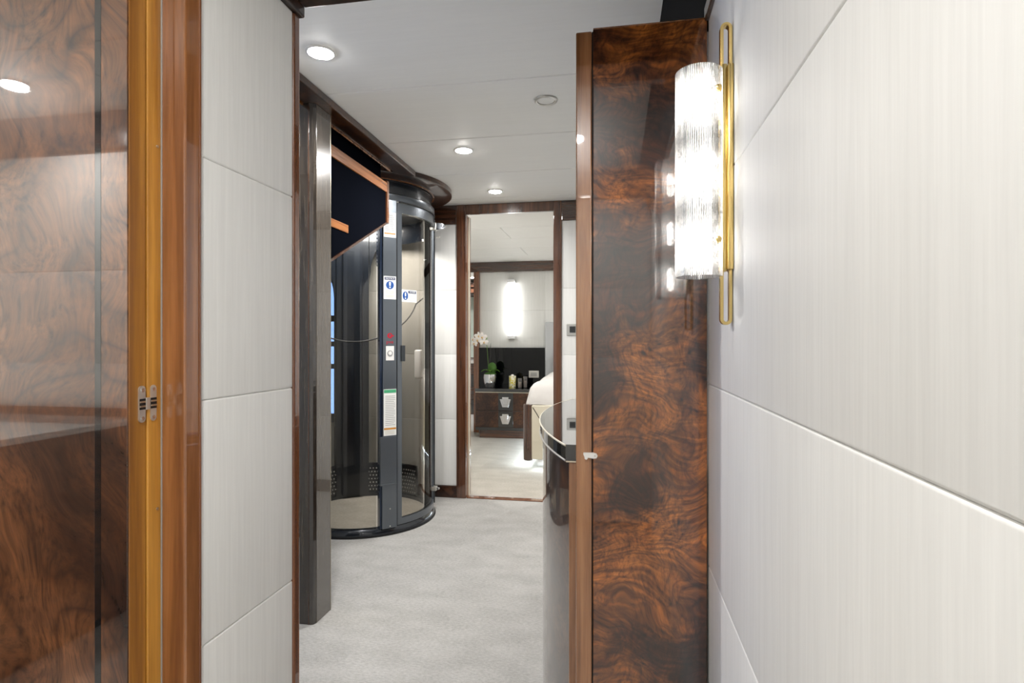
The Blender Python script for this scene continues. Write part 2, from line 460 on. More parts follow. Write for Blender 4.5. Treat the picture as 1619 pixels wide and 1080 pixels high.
# right wall, near part (in front of the burl leaf) and hall part behind it
wr = struct(B((XR + 0.014, -0.85, 0), (XR + 0.12, YF, CEIL)).build('wall_right', 'seam_grey'), 'long white padded wall on the right carrying the brass sconce', 'wall')
panels(wr, 'x', XR, -1, YN, 1.40, ZN, us=[YN, 1.40])
panels(wr, 'x', XR, -1, 1.45, YF, ZF, us=[1.45, 2.5, 3.4, YF])
# short left wall
wl = struct(B((-0.80, 0.852, 0), (XL - 0.014, 1.128, CEIL)).build('wall_left', 'seam_grey'), 'short white padded wall on the left beside the hinged door', 'wall')
panels(wl, 'x', XL, 1, 0.849, 1.130, [0.02, 0.27, 0.683, 1.1, 1.513, 1.915])
# cabin partition behind the opened door and the hall side of it
wp = struct(B((-4.7, 0.86, 0), (-0.80, 1.12, CEIL)).build('wall_partition', 'plaster'), 'plain white partition wall behind the opened burl door', 'wall')
# cabin wall behind the camera, seen in the lacquer
wn = struct(B((-4.7, YN - 0.12, 0), (XR + 0.12, YN - 0.014, CEIL)).build('wall_front', 'seam_grey'), 'white padded cabin wall seen as reflection in the burl door', 'wall')
panels(wn, 'y', YN, 1, -4.6, XR, [0.09, 0.673, 1.1, 1.527, 2.08], us=[-4.6, -2.84, -1.4, XR])
wc = struct(B((-4.72, -0.85, 0), (-4.6, 0.9, CEIL)).build('wall_cabin_end', 'plaster'), 'white end wall of the near cabin, left of the frame', 'wall')
struct(B((-4.6, YN - 0.014, 2.08), (XR, YN + 0.03, CEIL), 0.003).build('trim_1', 'walnut_dark_x'), 'brown burl cornice reflected across the upper burl door', 'cornice')

# hall left wall with a window (daylight on the stair side)
wh = thing('wall_hall_left', 'white hall wall with a tall window behind the stair', 'wall', kind='structure')
XH = -2.7
for a, b in (((XH - 0.12, 1.12, 0), (XH, 1.45, CEIL)), ((XH - 0.12, 2.75, 0), (XH, YF, CEIL)), ((XH - 0.12, 1.45, 0), (XH, 2.75, 0.5)), ((XH - 0.12, 1.45, 2.05), (XH, 2.75, CEIL))):
    B(a, b).build('wall_section', 'plaster', wh)
w1 = thing('window_1', 'side window letting blue daylight onto the stair', 'window', kind='structure')
for a, b in (((XH - 0.08, 1.45, 0.5), (XH - 0.03, 1.50, 2.05)), ((XH - 0.08, 2.70, 0.5), (XH - 0.03, 2.75, 2.05)), ((XH - 0.08, 1.5, 0.5), (XH - 0.03, 2.7, 0.55)), ((XH - 0.08, 1.5, 2.0), (XH - 0.03, 2.7, 2.05)), ((XH - 0.08, 2.08, 0.55), (XH - 0.03, 2.12, 2.0))):
    B(a, b).build('window_frame', 'black_gloss', w1)
B((XH - 0.06, 1.5, 0.55), (XH - 0.052, 2.08, 2.0)).build('pane', 'window_glass', w1)
B((XH - 0.06, 2.12, 0.55), (XH - 0.052, 2.7, 2.0)).build('pane', 'window_glass', w1)

# far wall of the hall with the doorway and, left of the lift, a barred window
wf = thing('wall_far', 'white padded wall with doorway at the end of the hall', 'wall', kind='structure')
DX0, DX1, DZ = -1.118, -0.447, 2.172
WX0, WX1 = -2.50, -2.06
for a, b in (((WX1, YF + 0.014, 0), (DX0 - 0.03, YF + 0.10, CEIL)), ((DX1 + 0.03, YF + 0.014, 0), (XR + 0.12, YF + 0.10, CEIL)), ((DX0 - 0.03, YF + 0.014, DZ + 0.03), (DX1 + 0.03, YF + 0.10, CEIL)),
             ((-2.82, YF + 0.014, 0), (WX0, YF + 0.10, CEIL)), ((WX0, YF + 0.014, 0), (WX1, YF + 0.10, 0.55)), ((WX0, YF + 0.014, 2.1), (WX1, YF + 0.10, CEIL))):
    B(a, b).build('wall_section', 'seam_grey', wf)
panels(wf, 'y', YF, -1, 0, 0, ZF, us=[-2.05, -1.193])
panels(wf, 'y', YF, -1, 0, 0, ZF, us=[-0.386, XR - 0.002])
w2 = thing('window_2', 'barred window glowing blue behind the glass lift', 'window', kind='structure')
B((WX0, YF + 0.05, 0.55), (WX1, YF + 0.056, 2.1)).build('pane', 'window_glass', w2)
for z0, z1 in ((0.55, 0.62), (0.98, 1.02), (1.16, 1.20), (1.36, 1.41), (1.72, 1.79), (2.02, 2.1)):
    B((WX0, YF + 0.03, z0), (WX1, YF + 0.08, z1)).build('window_bar', 'black_gloss', w2)
B((WX0, YF + 0.03, 0.62), (WX0 + 0.04, YF + 0.08, 2.02)).build('window_stile', 'black_gloss', w2)
B((WX1 - 0.03, YF + 0.03, 0.62), (WX1, YF + 0.08, 2.02)).build('window_stile', 'black_gloss', w2)

# bedroom and dressing room shell
struct(B((-2.14, YF + 0.10, 0), (-2.02, YB, CEIL)).build('wall_bedroom_left', 'plaster'), 'white side wall of the bedroom left of its doorway', 'wall')
struct(B((1.42, YF + 0.10, 0), (1.54, YB, CEIL)).build('wall_bedroom_right', 'plaster'), 'white side wall of the bedroom on the bed side', 'wall')
struct(B((XR + 0.12, YF + 0.014, 0), (1.54, YF + 0.10, CEIL)).build('wall_bedroom_front', 'plaster'), 'white bedroom wall beside its doorway, facing the bed', 'wall')
wb = struct(B((-1.76, YB + 0.014, 0), (1.54, YB + 0.1, CEIL)).build('wall_bedroom_back', 'seam_grey'), 'white padded bedroom wall lit by the tube lamp', 'wall')
panels(wb, 'y', YB, -1, 0, 0, [0.0, 0.6, 1.118, 1.606, 2.117], us=[-1.758, -0.884, 0.3, 1.42])
struct(B((-3.2, 10.3, 0), (-1.0, 10.4, CEIL)).build('wall_dressing_back', 'plaster'), 'white end wall of the dressing room', 'wall')
struct(B((-3.2, YB + 0.1, 0), (-3.1, 10.3, CEIL)).build('wall_dressing_left', 'plaster'), 'white left wall of the dressing room', 'wall')
struct(B((-1.0, YB + 0.1, 0), (-0.9, 10.3, CEIL)).build('wall_dressing_right', 'plaster'), 'white right wall of the dressing room', 'wall')
struct(B((-3.2, YB, 0), (-2.02, YB + 0.1, CEIL)).build('wall_dressing_front', 'plaster'), 'white wall beside the dressing room opening', 'wall')
struct(B((-2.02, YB - 0.03, 2.117), (1.42, YB - 0.001, CEIL), 0.003).build('trim_2', 'walnut_dark_x'), 'dark walnut cornice over the bedroom lamp wall', 'cornice')
struct(B((-1.832, YB - 0.04, 0), (-1.76, YB + 0.1, 2.117), 0.004).build('trim_3', 'walnut_red'), 'upright walnut post beside the orchid at the dressing room opening', 'post')
struct(B((-2.02, YB - 0.03, 0), (-1.98, YB + 0.1, 2.117), 0.004).build('trim_4', 'walnut_red'), 'slim walnut post at the left of the dressing room opening', 'post')

# ------------------------------------------------------------------ timber trim of the hall
tr = struct(B((DX0 - 0.075, YF - 0.012, 0), (DX0, YF + 0.02, CEIL), 0.004).build('trim_5', 'casing'), 'left upright of the walnut casing round the far doorway', 'door casing')
struct(B((DX1, YF - 0.012, 0), (DX1 + 0.061, YF + 0.02, CEIL), 0.004).build('trim_6', 'casing'), 'right upright of the walnut casing round the far doorway', 'door casing')
struct(B((DX0, YF - 0.010, DZ), (DX1, YF + 0.02, CEIL - 0.001), 0.004).build('trim_7', 'casing'), 'walnut head of the casing over the far doorway', 'door casing')
jb = struct(B((DX0 - 0.03, YF + 0.02, 0), (DX0 + 0.004, YF + 0.13, DZ), 0.004).build('trim_8', 'walnut_red'), 'left reveal of the far doorway in glossy walnut', 'door jamb')
B((DX0 + 0.004, YF + 0.05, 0.004), (DX0 + 0.010, YF + 0.075, DZ - 0.01), 0.002).build('seal_glint_strip', 'cream_leather', jb)  # cream strip standing in for the bright reflection on this reveal
struct(B((DX1 - 0.004, YF + 0.02, 0), (DX1 + 0.03, YF + 0.13, DZ), 0.004).build('trim_9', 'walnut_red'), 'right reveal of the far doorway in glossy walnut', 'door jamb')
struct(B((DX0 + 0.004, YF - 0.005, 0.0), (DX1 - 0.004, YF + 0.055, 0.008), 0.003).build('trim_10', 'walnut_red'), 'thin walnut threshold bar on the carpet of the far doorway', 'threshold')
struct(B((-2.05, YF - 0.010, 2.10), (DX0 - 0.075, YF + 0.014, CEIL - 0.001), 0.004).build('trim_11', 'walnut_dark_x'), 'dark cornice band left of the far doorway, behind the lift', 'cornice')
struct(B((DX1 + 0.061, YF - 0.010, 2.10), (XR, YF + 0.014, CEIL - 0.001), 0.004).build('trim_12', 'walnut_dark_x'), 'dark cornice band right of the far doorway', 'cornice')
struct(B((-2.05, YF - 0.012, 0.0), (DX0 - 0.075, YF + 0.014, 0.09), 0.004).build('baseboard_far_left', 'burl_dark'), 'dark burl baseboard under the white panels beside the lift', 'baseboard')
struct(B((DX1 + 0.061, YF - 0.012, 0.0), (XR, YF + 0.014, 0.09), 0.004).build('baseboard_far_right', 'burl_dark'), 'dark burl baseboard right of the far doorway', 'baseboard')
struct(B((XR - 0.012, 1.45, 0.0), (XR + 0.014, YF - 0.012, 0.09), 0.004).build('baseboard_right', 'burl_dark'), 'dark burl baseboard along the hall wall behind the console', 'baseboard')
# cornices near the camera: sloping dark coves above the padded panels
m = MB().prism([(XR - 0.004, TOPW), (XR + 0.014, TOPW), (XR + 0.014, CEIL - 0.001), (0.146, CEIL - 0.001), (0.180, 2.10)], YN, YF - 0.02, 'y')
# prism 'y' takes (x, z)
struct(m.build('trim_13', 'cove_black'), 'black glossy cove where the right wall meets the ceiling', 'cornice')
struct(B((XR - 0.010, YN, TOPW - 0.002), (XR + 0.01, 1.398, TOPW + 0.05), 0.003).build('trim_14', 'walnut_dark'), 'dark walnut strip capping the right padded wall', 'cornice')
struct(B((XL - 0.05, 0.812, 1.915), (XL + 0.012, 1.16, CEIL - 0.001), 0.004).build('trim_15', 'burl_dark'), 'dark burl cornice over the short left wall', 'cornice')
struct(B((XL + 0.012, 1.128, 1.936), (XR - 0.075, 1.158, CEIL - 0.001), 0.004).build('trim_16', 'burl_dark'), 'dark burl header crossing overhead at the end of the short left wall', 'header')
struct(B((XL - 0.05, 1.130, 0), (XL + 0.003, 1.154, 1.915), 0.004).build('trim_17', 'walnut_red'), 'slim glossy walnut strip ending the short left wall', 'trim')

# ------------------------------------------------------------------ left door, its jamb and concealed hinge
XJ = -0.7266
jamb = thing('trim_18', 'walnut door jamb with honey coloured hinge edge left of the white panels', 'door jamb', kind='structure')
B((XJ - 0.06, 0.784, 0), (XJ, 0.813, 2.2), 0.0015).build('hinge_edge', 'honey_light', jamb)
B((XJ - 0.055, 0.811, 0), (XL + 0.004, 0.849, 2.2), 0.003).build('face_strip', 'walnut', jamb)
B((XJ + 0.0005, 0.8095, 0), (XJ + 0.0025, 0.8112, 2.2)).build('seal_glint_strip', 'bezel_grey', jamb)
B((XL + 0.002, 0.842, 0), (XL + 0.006, 0.846, 2.2), 0.001).build('bead', 'walnut_red', jamb)
for zc in (1.515, 0.93):
    MB().lathe([(0, 0.0012), (0.0022, 0.0012), (0.0024, 0)], n=12).xf(Matrix.Translation((XJ, 0.803, zc)) @ Matrix.Rotation(PI / 2, 4, 'Y')).build('screw', 'nickel', jamb)
d1 = thing('door_1', 'open burl walnut door at left with a black inlaid line', 'door', kind='structure')
B((XJ - 0.80, 0.75, 0.01), (XJ - 0.0015, 0.782, 2.2), 0.0015).build('leaf', 'honey', d1)
B((XJ - 0.80, 0.7475, 0.01), (-0.786, 0.7505, 2.2), 0.0004).build('veneer_panel', 'burl_honey', d1)
B((-0.775, 0.7475, 0.01), (XJ - 0.002, 0.7505, 2.2), 0.0004).build('veneer_panel', 'burl_honey', d1)
B((-0.786, 0.7473, 0.01), (-0.775, 0.7505, 2.2)).build('inlay', 'inlay_black', d1)
hg = MB()
def stadium(cy, cz, w, h, x0, x1, n=10):
    r = w / 2; pts = []
    for k in range(n + 1): a = PI * k / n; pts.append((cy + r * math.cos(a), cz + h / 2 - r + r * math.sin(a)))
    for k in range(n + 1): a = PI + PI * k / n; pts.append((cy + r * math.cos(a), cz - h / 2 + r + r * math.sin(a)))
    return pts
hinge = B((XJ - 0.004, 0.7790, 1.0925), (XJ + 0.0022, 0.7872, 1.1115), 0.0008).build('hinge', 'steel', d1)
hinge['label'] = 'concealed steel hinge'
for cy in (0.7728, 0.7945):
    MB().prism(stadium(cy, 1.102, 0.0120, 0.0575, 0, 0), XJ - 0.002, XJ + 0.0012, 'x').build('hinge_plate', 'steel', hinge)
    B((XJ + 0.001, cy - 0.0058, 1.0935), (XJ + 0.0016, cy + 0.0058, 1.1105)).build('hinge_knuckle', 'gap_black', hinge)
    for z in (1.0985, 1.1055): B((XJ + 0.001, cy - 0.0058, z - 0.0014), (XJ + 0.0026, cy + 0.0058, z + 0.0014), 0.0005).build('hinge_link', 'nickel', hinge)
    for z in (1.124, 1.080):
        MB().lathe([(0, 0.0012), (0.0030, 0.0012), (0.0034, 0)], n=14).xf(Matrix.Translation((XJ + 0.001, cy, z)) @ Matrix.Rotation(PI / 2, 4, 'Y')).build('screw', 'chrome', hinge)

# ------------------------------------------------------------------ right burl leaf with walnut lipping and catch
YD = 1.40
d2 = thing('door_2', 'tall dark burl door leaf beside the brass sconce', 'door', kind='structure')
B((-0.0515, YD, 0.012), (XR - 0.003, YD + 0.038, 1.961), 0.0015).build('leaf', 'burl_red', d2)
B((-0.0545, YD + 0.006, 0.012), (-0.0510, YD + 0.034, 1.958)).build('groove', 'gap_black', d2)
B((-0.0930, YD, 0.012), (-0.0545, YD + 0.038, 1.957), 0.003).build('edge_lipping', 'walnut_lit', d2)
B((-0.0510, YD, 1.9608), (XR - 0.003, YD + 0.038, 1.9635), 0.0006).build('top_highlight', 'walnut', d2)  # thin golden strip in place of the highlight along the top edge
cz = 1.2 - (720 - 540) * 1.39 / 900
ct = MB().prism([(-0.0745, cz + 0.0035), (-0.0745, cz + 0.0075), (-0.050, cz + 0.008), (-0.043, cz + 0.006), (-0.040, cz + 0.0005), (-0.043, cz - 0.005), (-0.050, cz - 0.006), (-0.064, cz - 0.004), (-0.064, cz - 0.007), (-0.067, cz - 0.0095), (-0.071, cz - 0.0075), (-0.072, cz - 0.002)], YD - 0.009, YD - 0.0003, 'y', 0.0008).build('catch', 'white_plastic', d2)
ct['label'] = 'small white door catch'
MB().lathe([(0, 0.001), (0.0022, 0.001), (0.0026, 0)], n=12).xf(Matrix.Translation((-0.0465, YD - 0.009, cz + 0.001)) @ Matrix.Rotation(PI / 2, 4, 'X')).build('screw', 'steel', ct)

# ------------------------------------------------------------------ brass sconce
sx, sy = 0.157, 1.124
sc = thing('wall_sconce', 'lit brass wall sconce with ribbed glass cylinder on the right wall', 'wall lamp', (sx, sy, 1.322))
zb = lambda y: 1.2 + (540 - y) * 1.07 / 900 - 1.322
WX = XR - sx
B((WX - 0.011, -0.0175, zb(428)), (WX, 0.0175, zb(106)), 0.003).build('backplate', 'brass', sc, True)
B((WX - 0.021, -0.009, zb(430)), (WX - 0.010, 0.009, zb(103)), 0.003).build('bar', 'brass', sc, True)
def loop(z0, z1, name):
    """open strap loop standing off the wall, its eye facing along the wall"""
    n = 14; r = 0.0085; cx = WX - 0.0118
    def ring(rr):
        p = []
        for k in range(n + 1): a = PI * k / n; p.append((cx + rr * math.cos(a), z1 - r + rr * math.sin(a)))
        for k in range(n + 1): a = PI + PI * k / n; p.append((cx + rr * math.cos(a), z0 + r + rr * math.sin(a)))
        return p
    mb = MB(); bm = mb.bm; o_, i_ = ring(r + 0.0022), ring(r - 0.0036); q = len(o_)
    V = [[bm.verts.new((x, y, z)) for x, z in pts] for pts, y in ((o_, -0.008), (i_, -0.008), (i_, 0.008), (o_, 0.008))]
    for a, b in zip(V, V[1:] + V[:1]):
        for k in range(q): bm.faces.new((a[k], a[(k + 1) % q], b[(k + 1) % q], b[k]))
    bmesh.ops.recalc_face_normals(bm, faces=bm.faces)
    bmesh.ops.bevel(bm, geom=[e for e in bm.edges if e.calc_face_angle(0) > 1.2], offset=0.0012, segments=2, affect='EDGES')
    mb.build(name, 'brass', sc, True)
loop(zb(112), zb(40), 'loop'); loop(zb(512), zb(424), 'loop')
n = 132; r_o = 0.042; t = MB(); H0, H1 = 0.0, zb(112)
prof = []
bm = t.bm; rings = []
for r, z in ((r_o, H0), (r_o, H1), (r_o - 0.0045, H1), (r_o - 0.0045, H0)):
    ring = []
    for i in range(n):
        a = 2 * PI * i / n; rr = r + (0.0009 * math.cos(a * 66) if r == r_o else 0)
        ring.append(bm.verts.new((rr * math.cos(a), rr * math.sin(a), z)))
    rings.append(ring)
for a, b in zip(rings, rings[1:] + rings[:1]):
    for i in range(n): bm.faces.new((a[i], a[(i + 1) % n], b[(i + 1) % n], b[i]))
bmesh.ops.recalc_face_normals(bm, faces=bm.faces)
sh = t.build('glass_shade', 'ribbed_glass', sc, True); sh['label'] = 'ribbed clear glass cylinder'
for yy in (165, 282, 392):
    z = zb(yy)
    MB().lathe([(0, 0.034), (0.007, 0.031), (0.011, 0.022), (0.011, -0.022), (0.007, -0.031), (0, -0.034)], (0, 0, z), 14).build('bulb', 'bulb', sc, True)
    MB().tube([(0.010, 0, z - 0.020), (WX - 0.02, 0, z - 0.020)], 0.003, 8).build('bulb_arm', 'brass', sc, True)
for yy in (150, 383):
    z = zb(yy)
    MB().lathe([(0, 0.014), (0.0055, 0.012), (0.0065, 0.006), (0.004, 0.0), (0.004, -0.010)], n=16).xf(Matrix.Translation((0.030, -0.026, z)) @ Matrix.Rotation(PI / 2, 4, 'X')).build('fixing_knob', 'brass', sc, True)

# ------------------------------------------------------------------ recessed ceiling lights and speaker
def downlight(x, y, label, watts, group, dia=0.088, z=CEIL):
    o = thing('downlight', label, 'ceiling light', (x, y, z), 0, group)
    r = dia / 2
    MB().lathe([(r, -0.0005), (r + 0.010, -0.001), (r + 0.009, -0.005), (r + 0.002, -0.007), (r - 0.001, -0.004)], n=32, closed=True).build('ring', 'white_plastic', o, True)
    MB().lathe([(0, -0.016), (r * 0.5, -0.0145), (r * 0.8, -0.010), (r * 0.97, -0.003), (r, -0.001), (0, -0.001)], n=32).build('lens', 'lamp_disc', o, True)
    area('downlight_lamp', (0, 0, -0.018), dia, watts, WARM, o, spread=math.radians(160))
    return o
HG = 'round ceiling lights of the hall'
downlight(-1.0435, 1.90, 'round lit ceiling light nearest the short left wall', P_HALL, HG)
downlight(-0.81, 3.01, 'round lit ceiling light in mid hall, between the first and last', P_HALL, HG)
downlight(-0.815, 3.87, 'round lit ceiling light closest to the far doorway', P_HALL * 0.25, HG)
CG = 'round ceiling lights of the near cabin'
downlight(-2.39, -0.417, 'round ceiling light mirrored at the left edge of the burl door', P_CABIN * 0.55, CG)
downlight(-0.20, -0.12, 'unseen ceiling light added by the camera to light both side walls', P_CABIN * 0.8, CG)  # out of view, added and placed to light the near walls
downlight(-3.6, -0.2, 'unseen ceiling light added at the end of the near cabin', P_CABIN, CG)  # out of view, added for ambient light in the cabin
BG = 'unseen ceiling lights added to light the bedroom'
for x, y, l in ((-1.55, 4.75, 'unseen bedroom ceiling light added left inside the doorway'), (0.1, 5.2, 'unseen bedroom ceiling light added over the bed foot'), (0.6, 6.6, 'unseen bedroom ceiling light added over the pillows')):
    downlight(x, y, l, P_BED, BG)  # lamps out of view, added to light the bedroom
downlight(-2.28, 9.0, 'ceiling light of the dressing room seen over the orchid', P_BED * 2.0, 'dressing room ceiling lights')
sp = thing('ceiling_speaker', 'round ceiling speaker with a chrome ring and white grille', 'speaker', (-0.292, 2.45, CEIL))
MB().lathe([(0.036, -0.001), (0.050, -0.001), (0.049, -0.006), (0.044, -0.010), (0.038, -0.008)], n=36, closed=True).build('ring', 'steel', sp, True)
MB().lathe([(0, -0.006), (0.030, -0.006), (0.036, -0.004), (0.036, -0.001), (0, -0.001)], n=36).build('grille', 'ceiling_white', sp, True)

# ------------------------------------------------------------------ pillar, fascia and stair side
pl = thing('pillar', 'glossy dark wood pillar in front of the glass lift', 'pillar', (-1.25, 2.22, 0))
MB().prism([(-0.40, 0), (-0.020, 0), (-0.006, 0.004), (0, 0.018), (0, 0.140), (-0.40, 0.140)], 0.0, 2.211, 'z').build('shaft', 'wenge', pl)
B((-0.0265, -0.0012, 0), (-0.0235, 0.002, 2.211)).build('corner_bead', 'walnut_dark', pl)
B((-0.002, 0.020, 0.001), (0.0012, 0.139, 2.210)).build('side_sheen', 'wenge_sheen', pl)  # thin sheet whose pale tone stands in for the mirrored white wall
B((0.0, 0.1395, 0.0), (0.002, 0.1425, 2.211)).build('edge_bead', 'nickel', pl)
MB().lathe([(0, 0.002), (0.004, 0.002), (0.005, 0)], n=12).xf(Matrix.Translation((-0.10, 0, 0.23)) @ Matrix.Rotation(PI / 2, 4, 'X')).build('stud', 'steel', pl)

fs = thing('fascia_beam', 'long dark burl band under the ceiling leading to the lift', 'beam', (-1.2, 1.16, 2.212))
B((-0.100, 0, 0.0), (0, 2.17, CEIL - 2.213), 0.004).build('beam', 'burl_dark', fs)
B((-0.108, 0.0, -0.010), (-0.100, 2.02, CEIL - 2.213), 0.002).build('inner_edge', 'walnut', fs)
LC = (-1.70, 3.69)
cr = thing('lift_canopy', 'round dark burl canopy on the ceiling over the glass lift', 'canopy', (LC[0], LC[1], 2.211))
MB().lathe([(0, 0.0), (0.590, 0.0), (0.600, 0.006), (0.600, CEIL - 2.212), (0, CEIL - 2.212)], n=96).build('disc', 'burl_dark', cr, True)
MB().lathe([(0.470, 0.001), (0.480, 0.001), (0.480, -0.006), (0.470, -0.006)], n=96, closed=True).build('rim', 'walnut', cr, True)

XS = -1.30
st = thing('stair_bulkhead', 'black glossy slanted bulkhead under the stair beside the lift', 'bulkhead', (XS, 2.36, 0))
YE = 3.127 - 2.36
MB().prism([(0.0, 1.535), (YE, 1.895), (YE, 2.062), (0.0, 2.062)], -0.035, 0, 'x').build('side_panel', 'bulkhead_black', st)
MB().prism([(0.0, 1.527), (YE + 0.004, 1.889), (YE + 0.004, 1.902), (0.0, 1.540)], -0.04, 0.006, 'x').build('lower_trim', 'walnut_dark', st)
B((-0.03, 0.0, 2.062), (0.008, YE, 2.118), 0.003).build('rail', 'rail_wood', st)
B((-0.04, YE - 0.022, 1.885), (0.010, YE + 0.006, 2.13), 0.003).build('end_post', 'walnut_red', st)
B((-0.075, 0.0, 2.05), (-0.040, YE, CEIL - 0.002)).build('upper_panel', 'bulkhead_black', st)
B((-0.02, 0.0, 1.735), (0.005, 0.27, 1.775), 0.003).build('tread_edge', 'rail_wood', st)
# ------------------------------------------------------------------ glass lift
lf = thing('glass_lift', 'round home lift with curved glass and grey metal frame', 'lift', (LC[0], LC[1], 0))
R = 0.46
def on_cyl(f, r): a = math.radians(f); return Vector((r * math.cos(a), r * math.sin(a), 0))
MB().lathe([(0.425, 0.0), (0.480, 0.0), (0.482, 0.012), (0.478, 0.030), (0.466, 0.046), (0.425, 0.046)], n=96, closed=True).build('base_ring', 'lift_dark', lf, True)
MB().lathe([(0.476, 0.0), (0.487, 0.0), (0.487, 0.010), (0.476, 0.010)], n=96, closed=True).build('floor_gasket', 'rubber', lf, True)
MB().lathe([(0, 0.002), (0.425, 0.002), (0.425, 0.020), (0, 0.020)], n=64).build('car_floor', 'lift_carpet', lf)
MB().lathe([(0.440, 2.078), (0.476, 2.078), (0.480, 2.084), (0.480, 2.118), (0.474, 2.124), (0.440, 2.124)], n=96, closed=True).build('top_ring', 'lift_grey', lf, True)
MB().lathe([(0.400, 2.124), (0.462, 2.124), (0.462, 2.210), (0.400, 2.210)], n=96, closed=True).build('crown', 'lift_dark', lf, True)
MB().lathe([(0, 2.10), (0.30, 2.096), (0.440, 2.086), (0.440, 2.122), (0, 2.122)], n=64).build('car_ceiling', 'lift_pale', lf, True)
for px_, py_ in ((0.17, -0.20), (-0.10, 0.22), (-0.20, -0.12)):
    MB().lathe([(0, -0.008), (0.020, -0.008), (0.026, -0.004), (0.026, 0.004), (0, 0.004)], (px_, py_, 2.094), 20).build('car_light', 'car_disc', lf)
area('car_lamp', (0, 0, 2.08), 0.5, 13.0, WARM, lf)
# front post with its notices
PF = -47.0
pn = on_cyl(PF, 1.0); pu = Vector((-math.sin(math.radians(PF)), math.cos(math.radians(PF)), 0))
def on_post(u, h, z): return pn * (0.486 + h) + pu * u + Vector((0, 0, z))
PM = Matrix(((pu.x, 0, pn.x, pn.x * 0.486), (pu.y, 0, pn.y, pn.y * 0.486), (0, 1, 0, 0), (0, 0, 0, 1)))   # local (u, z, h) -> lift
post = MB().box((-0.044, 0.044, -0.05), (0.044, 2.08, 0.0), 0.003).xf(PM).build('front_post', 'lift_grey', lf)
MB().box((-0.060, 0.044, -0.055), (-0.044, 2.08, -0.012), 0.003).xf(PM).build('post_flank', 'lift_blue', lf)
MB().box((0.044, 0.044, -0.05), (0.047, 2.08, -0.004)).xf(PM).build('post_gap', 'gap_black', lf)
MB().box((-0.050, 0.045, -0.03), (0.045, 0.315, 0.004), 0.002).xf(PM).build('kick_cover', 'lift_grey', post)
MB().box((-0.062, 0.312, -0.03), (0.046, 0.322, 0.006), 0.002).xf(PM).build('cover_ledge', 'lift_grey', post)
MB().box((-0.060, 0.322, -0.03), (0.045, 0.612, 0.003), 0.002).xf(PM).build('lower_cover', 'lift_grey', post)
for z in (0.165, 0.058):
    MB().lathe([(0, 0.002), (0.004, 0.0015), (0.0045, 0)], n=12).xf(PM @ Matrix.Translation((0.0, z, 0.004))).build('screw', 'steel', post, True)
def flat(u0, u1, z0, z1, h, name, mat, parent, T=PM, t=0.0006):
    return MB().box((u0, z0, h), (u1, z1, h + t)).xf(T).build(name, mat, parent)
def letters(s, size, u, z, h, name, mat, parent, T=PM, sx=1.0):
    me = text_mesh(s, size); me.transform(T @ Matrix.Translation((u, z, h)) @ Matrix.Diagonal((sx, 1, 1, 1)))
    me.materials.clear(); me.materials.append(M[mat])
    o = bpy.data.objects.new(name, me); COL.objects.link(o); o.parent = parent; return o
def disc(u, z, r, h, name, mat, parent, T=PM):
    return MB().lathe([(0, 0.0006), (r, 0.0006), (r, 0)], n=28).xf(T @ Matrix.Translation((u, z, h))).build(name, mat, parent)
# notice with exclamation mark
nt = flat(-0.040, 0.040, 1.462, 1.604, 0.0002, 'notice_sticker', 'paper', post); nt['label'] = 'white notice sticker with blue exclamation disc'
flat(-0.034, 0.034, 1.581, 1.599, 0.0010, 'header', 'print_navy', nt); letters('NOTICE', 0.0155, 0.0, 1.590, 0.0022, 'lettering', 'paper', nt)
disc(0, 1.549, 0.0255, 0.0010, 'blue_disc', 'print_blue', nt)
MB().prism([(-0.0042, 1.544), (0.0042, 1.544), (0.0066, 1.567), (0.0, 1.5695), (-0.0066, 1.567)], 0.0018, 0.0024, 'z').xf(PM).build('exclamation_mark', 'paper', nt)
disc(0, 1.5355, 0.0048, 0.0018, 'exclamation_dot', 'paper', nt)
for k, (z, w) in enumerate(((1.513, 0.028), (1.505, 0.030), (1.497, 0.024), (1.484, 0.030), (1.476, 0.026))): flat(-w, w * 0.9, z - 0.0016, z + 0.0016, 0.0010, 'text_line', 'print_tan', nt)
# label under the bulkhead
lb = flat(-0.040, 0.040, 1.845, 2.00, 0.0002, 'rule_sticker', 'paper', post); lb['label'] = 'white label with an orange line'
flat(-0.036, 0.036, 1.864, 1.872, 0.0010, 'orange_bar', 'print_orange', lb)
for k in range(9): flat(-0.032, 0.032 - 0.006 * (k % 3), 1.888 + k * 0.0115, 1.8905 + k * 0.0115, 0.0010, 'text_line', 'print_grey', lb)
# red maker's mark
disc(0.0, 1.236, 0.0165, 0.0002, 'red_emblem', 'print_red', post)
MB().prism([(-0.0035, 1.228), (0.0008, 1.228), (0.0008, 1.2355), (0.006, 1.2385), (0.006, 1.2455), (-0.0035, 1.2455)], 0.0009, 0.0014, 'z').xf(PM).build('emblem_cutout', 'lift_grey', post)
MB().box((0.014, 1.2315, 0.0003), (0.026, 1.2385, 0.0009)).xf(PM).build('emblem_arrow', 'print_red', post)
letters('pve', 0.030, 0.0, 1.197, 0.0006, 'red_lettering', 'print_red', post, PM, 1.1)
# call button
bt = flat(-0.026, 0.026, 1.083, 1.172, 0.0002, 'button_plate', 'white_plastic', post, PM, 0.003)
MB().lathe([(0.014, 0.0), (0.018, 0.0), (0.0175, 0.003), (0.0145, 0.003)], n=28, closed=True).xf(PM @ Matrix.Translation((0, 1.127, 0.0033))).build('button_ring', 'print_grey', bt, True)
MB().lathe([(0, 0.004), (0.011, 0.0035), (0.013, 0.0)], n=28).xf(PM @ Matrix.Translation((0, 1.127, 0.0033))).build('button', 'white_plastic', bt, True)
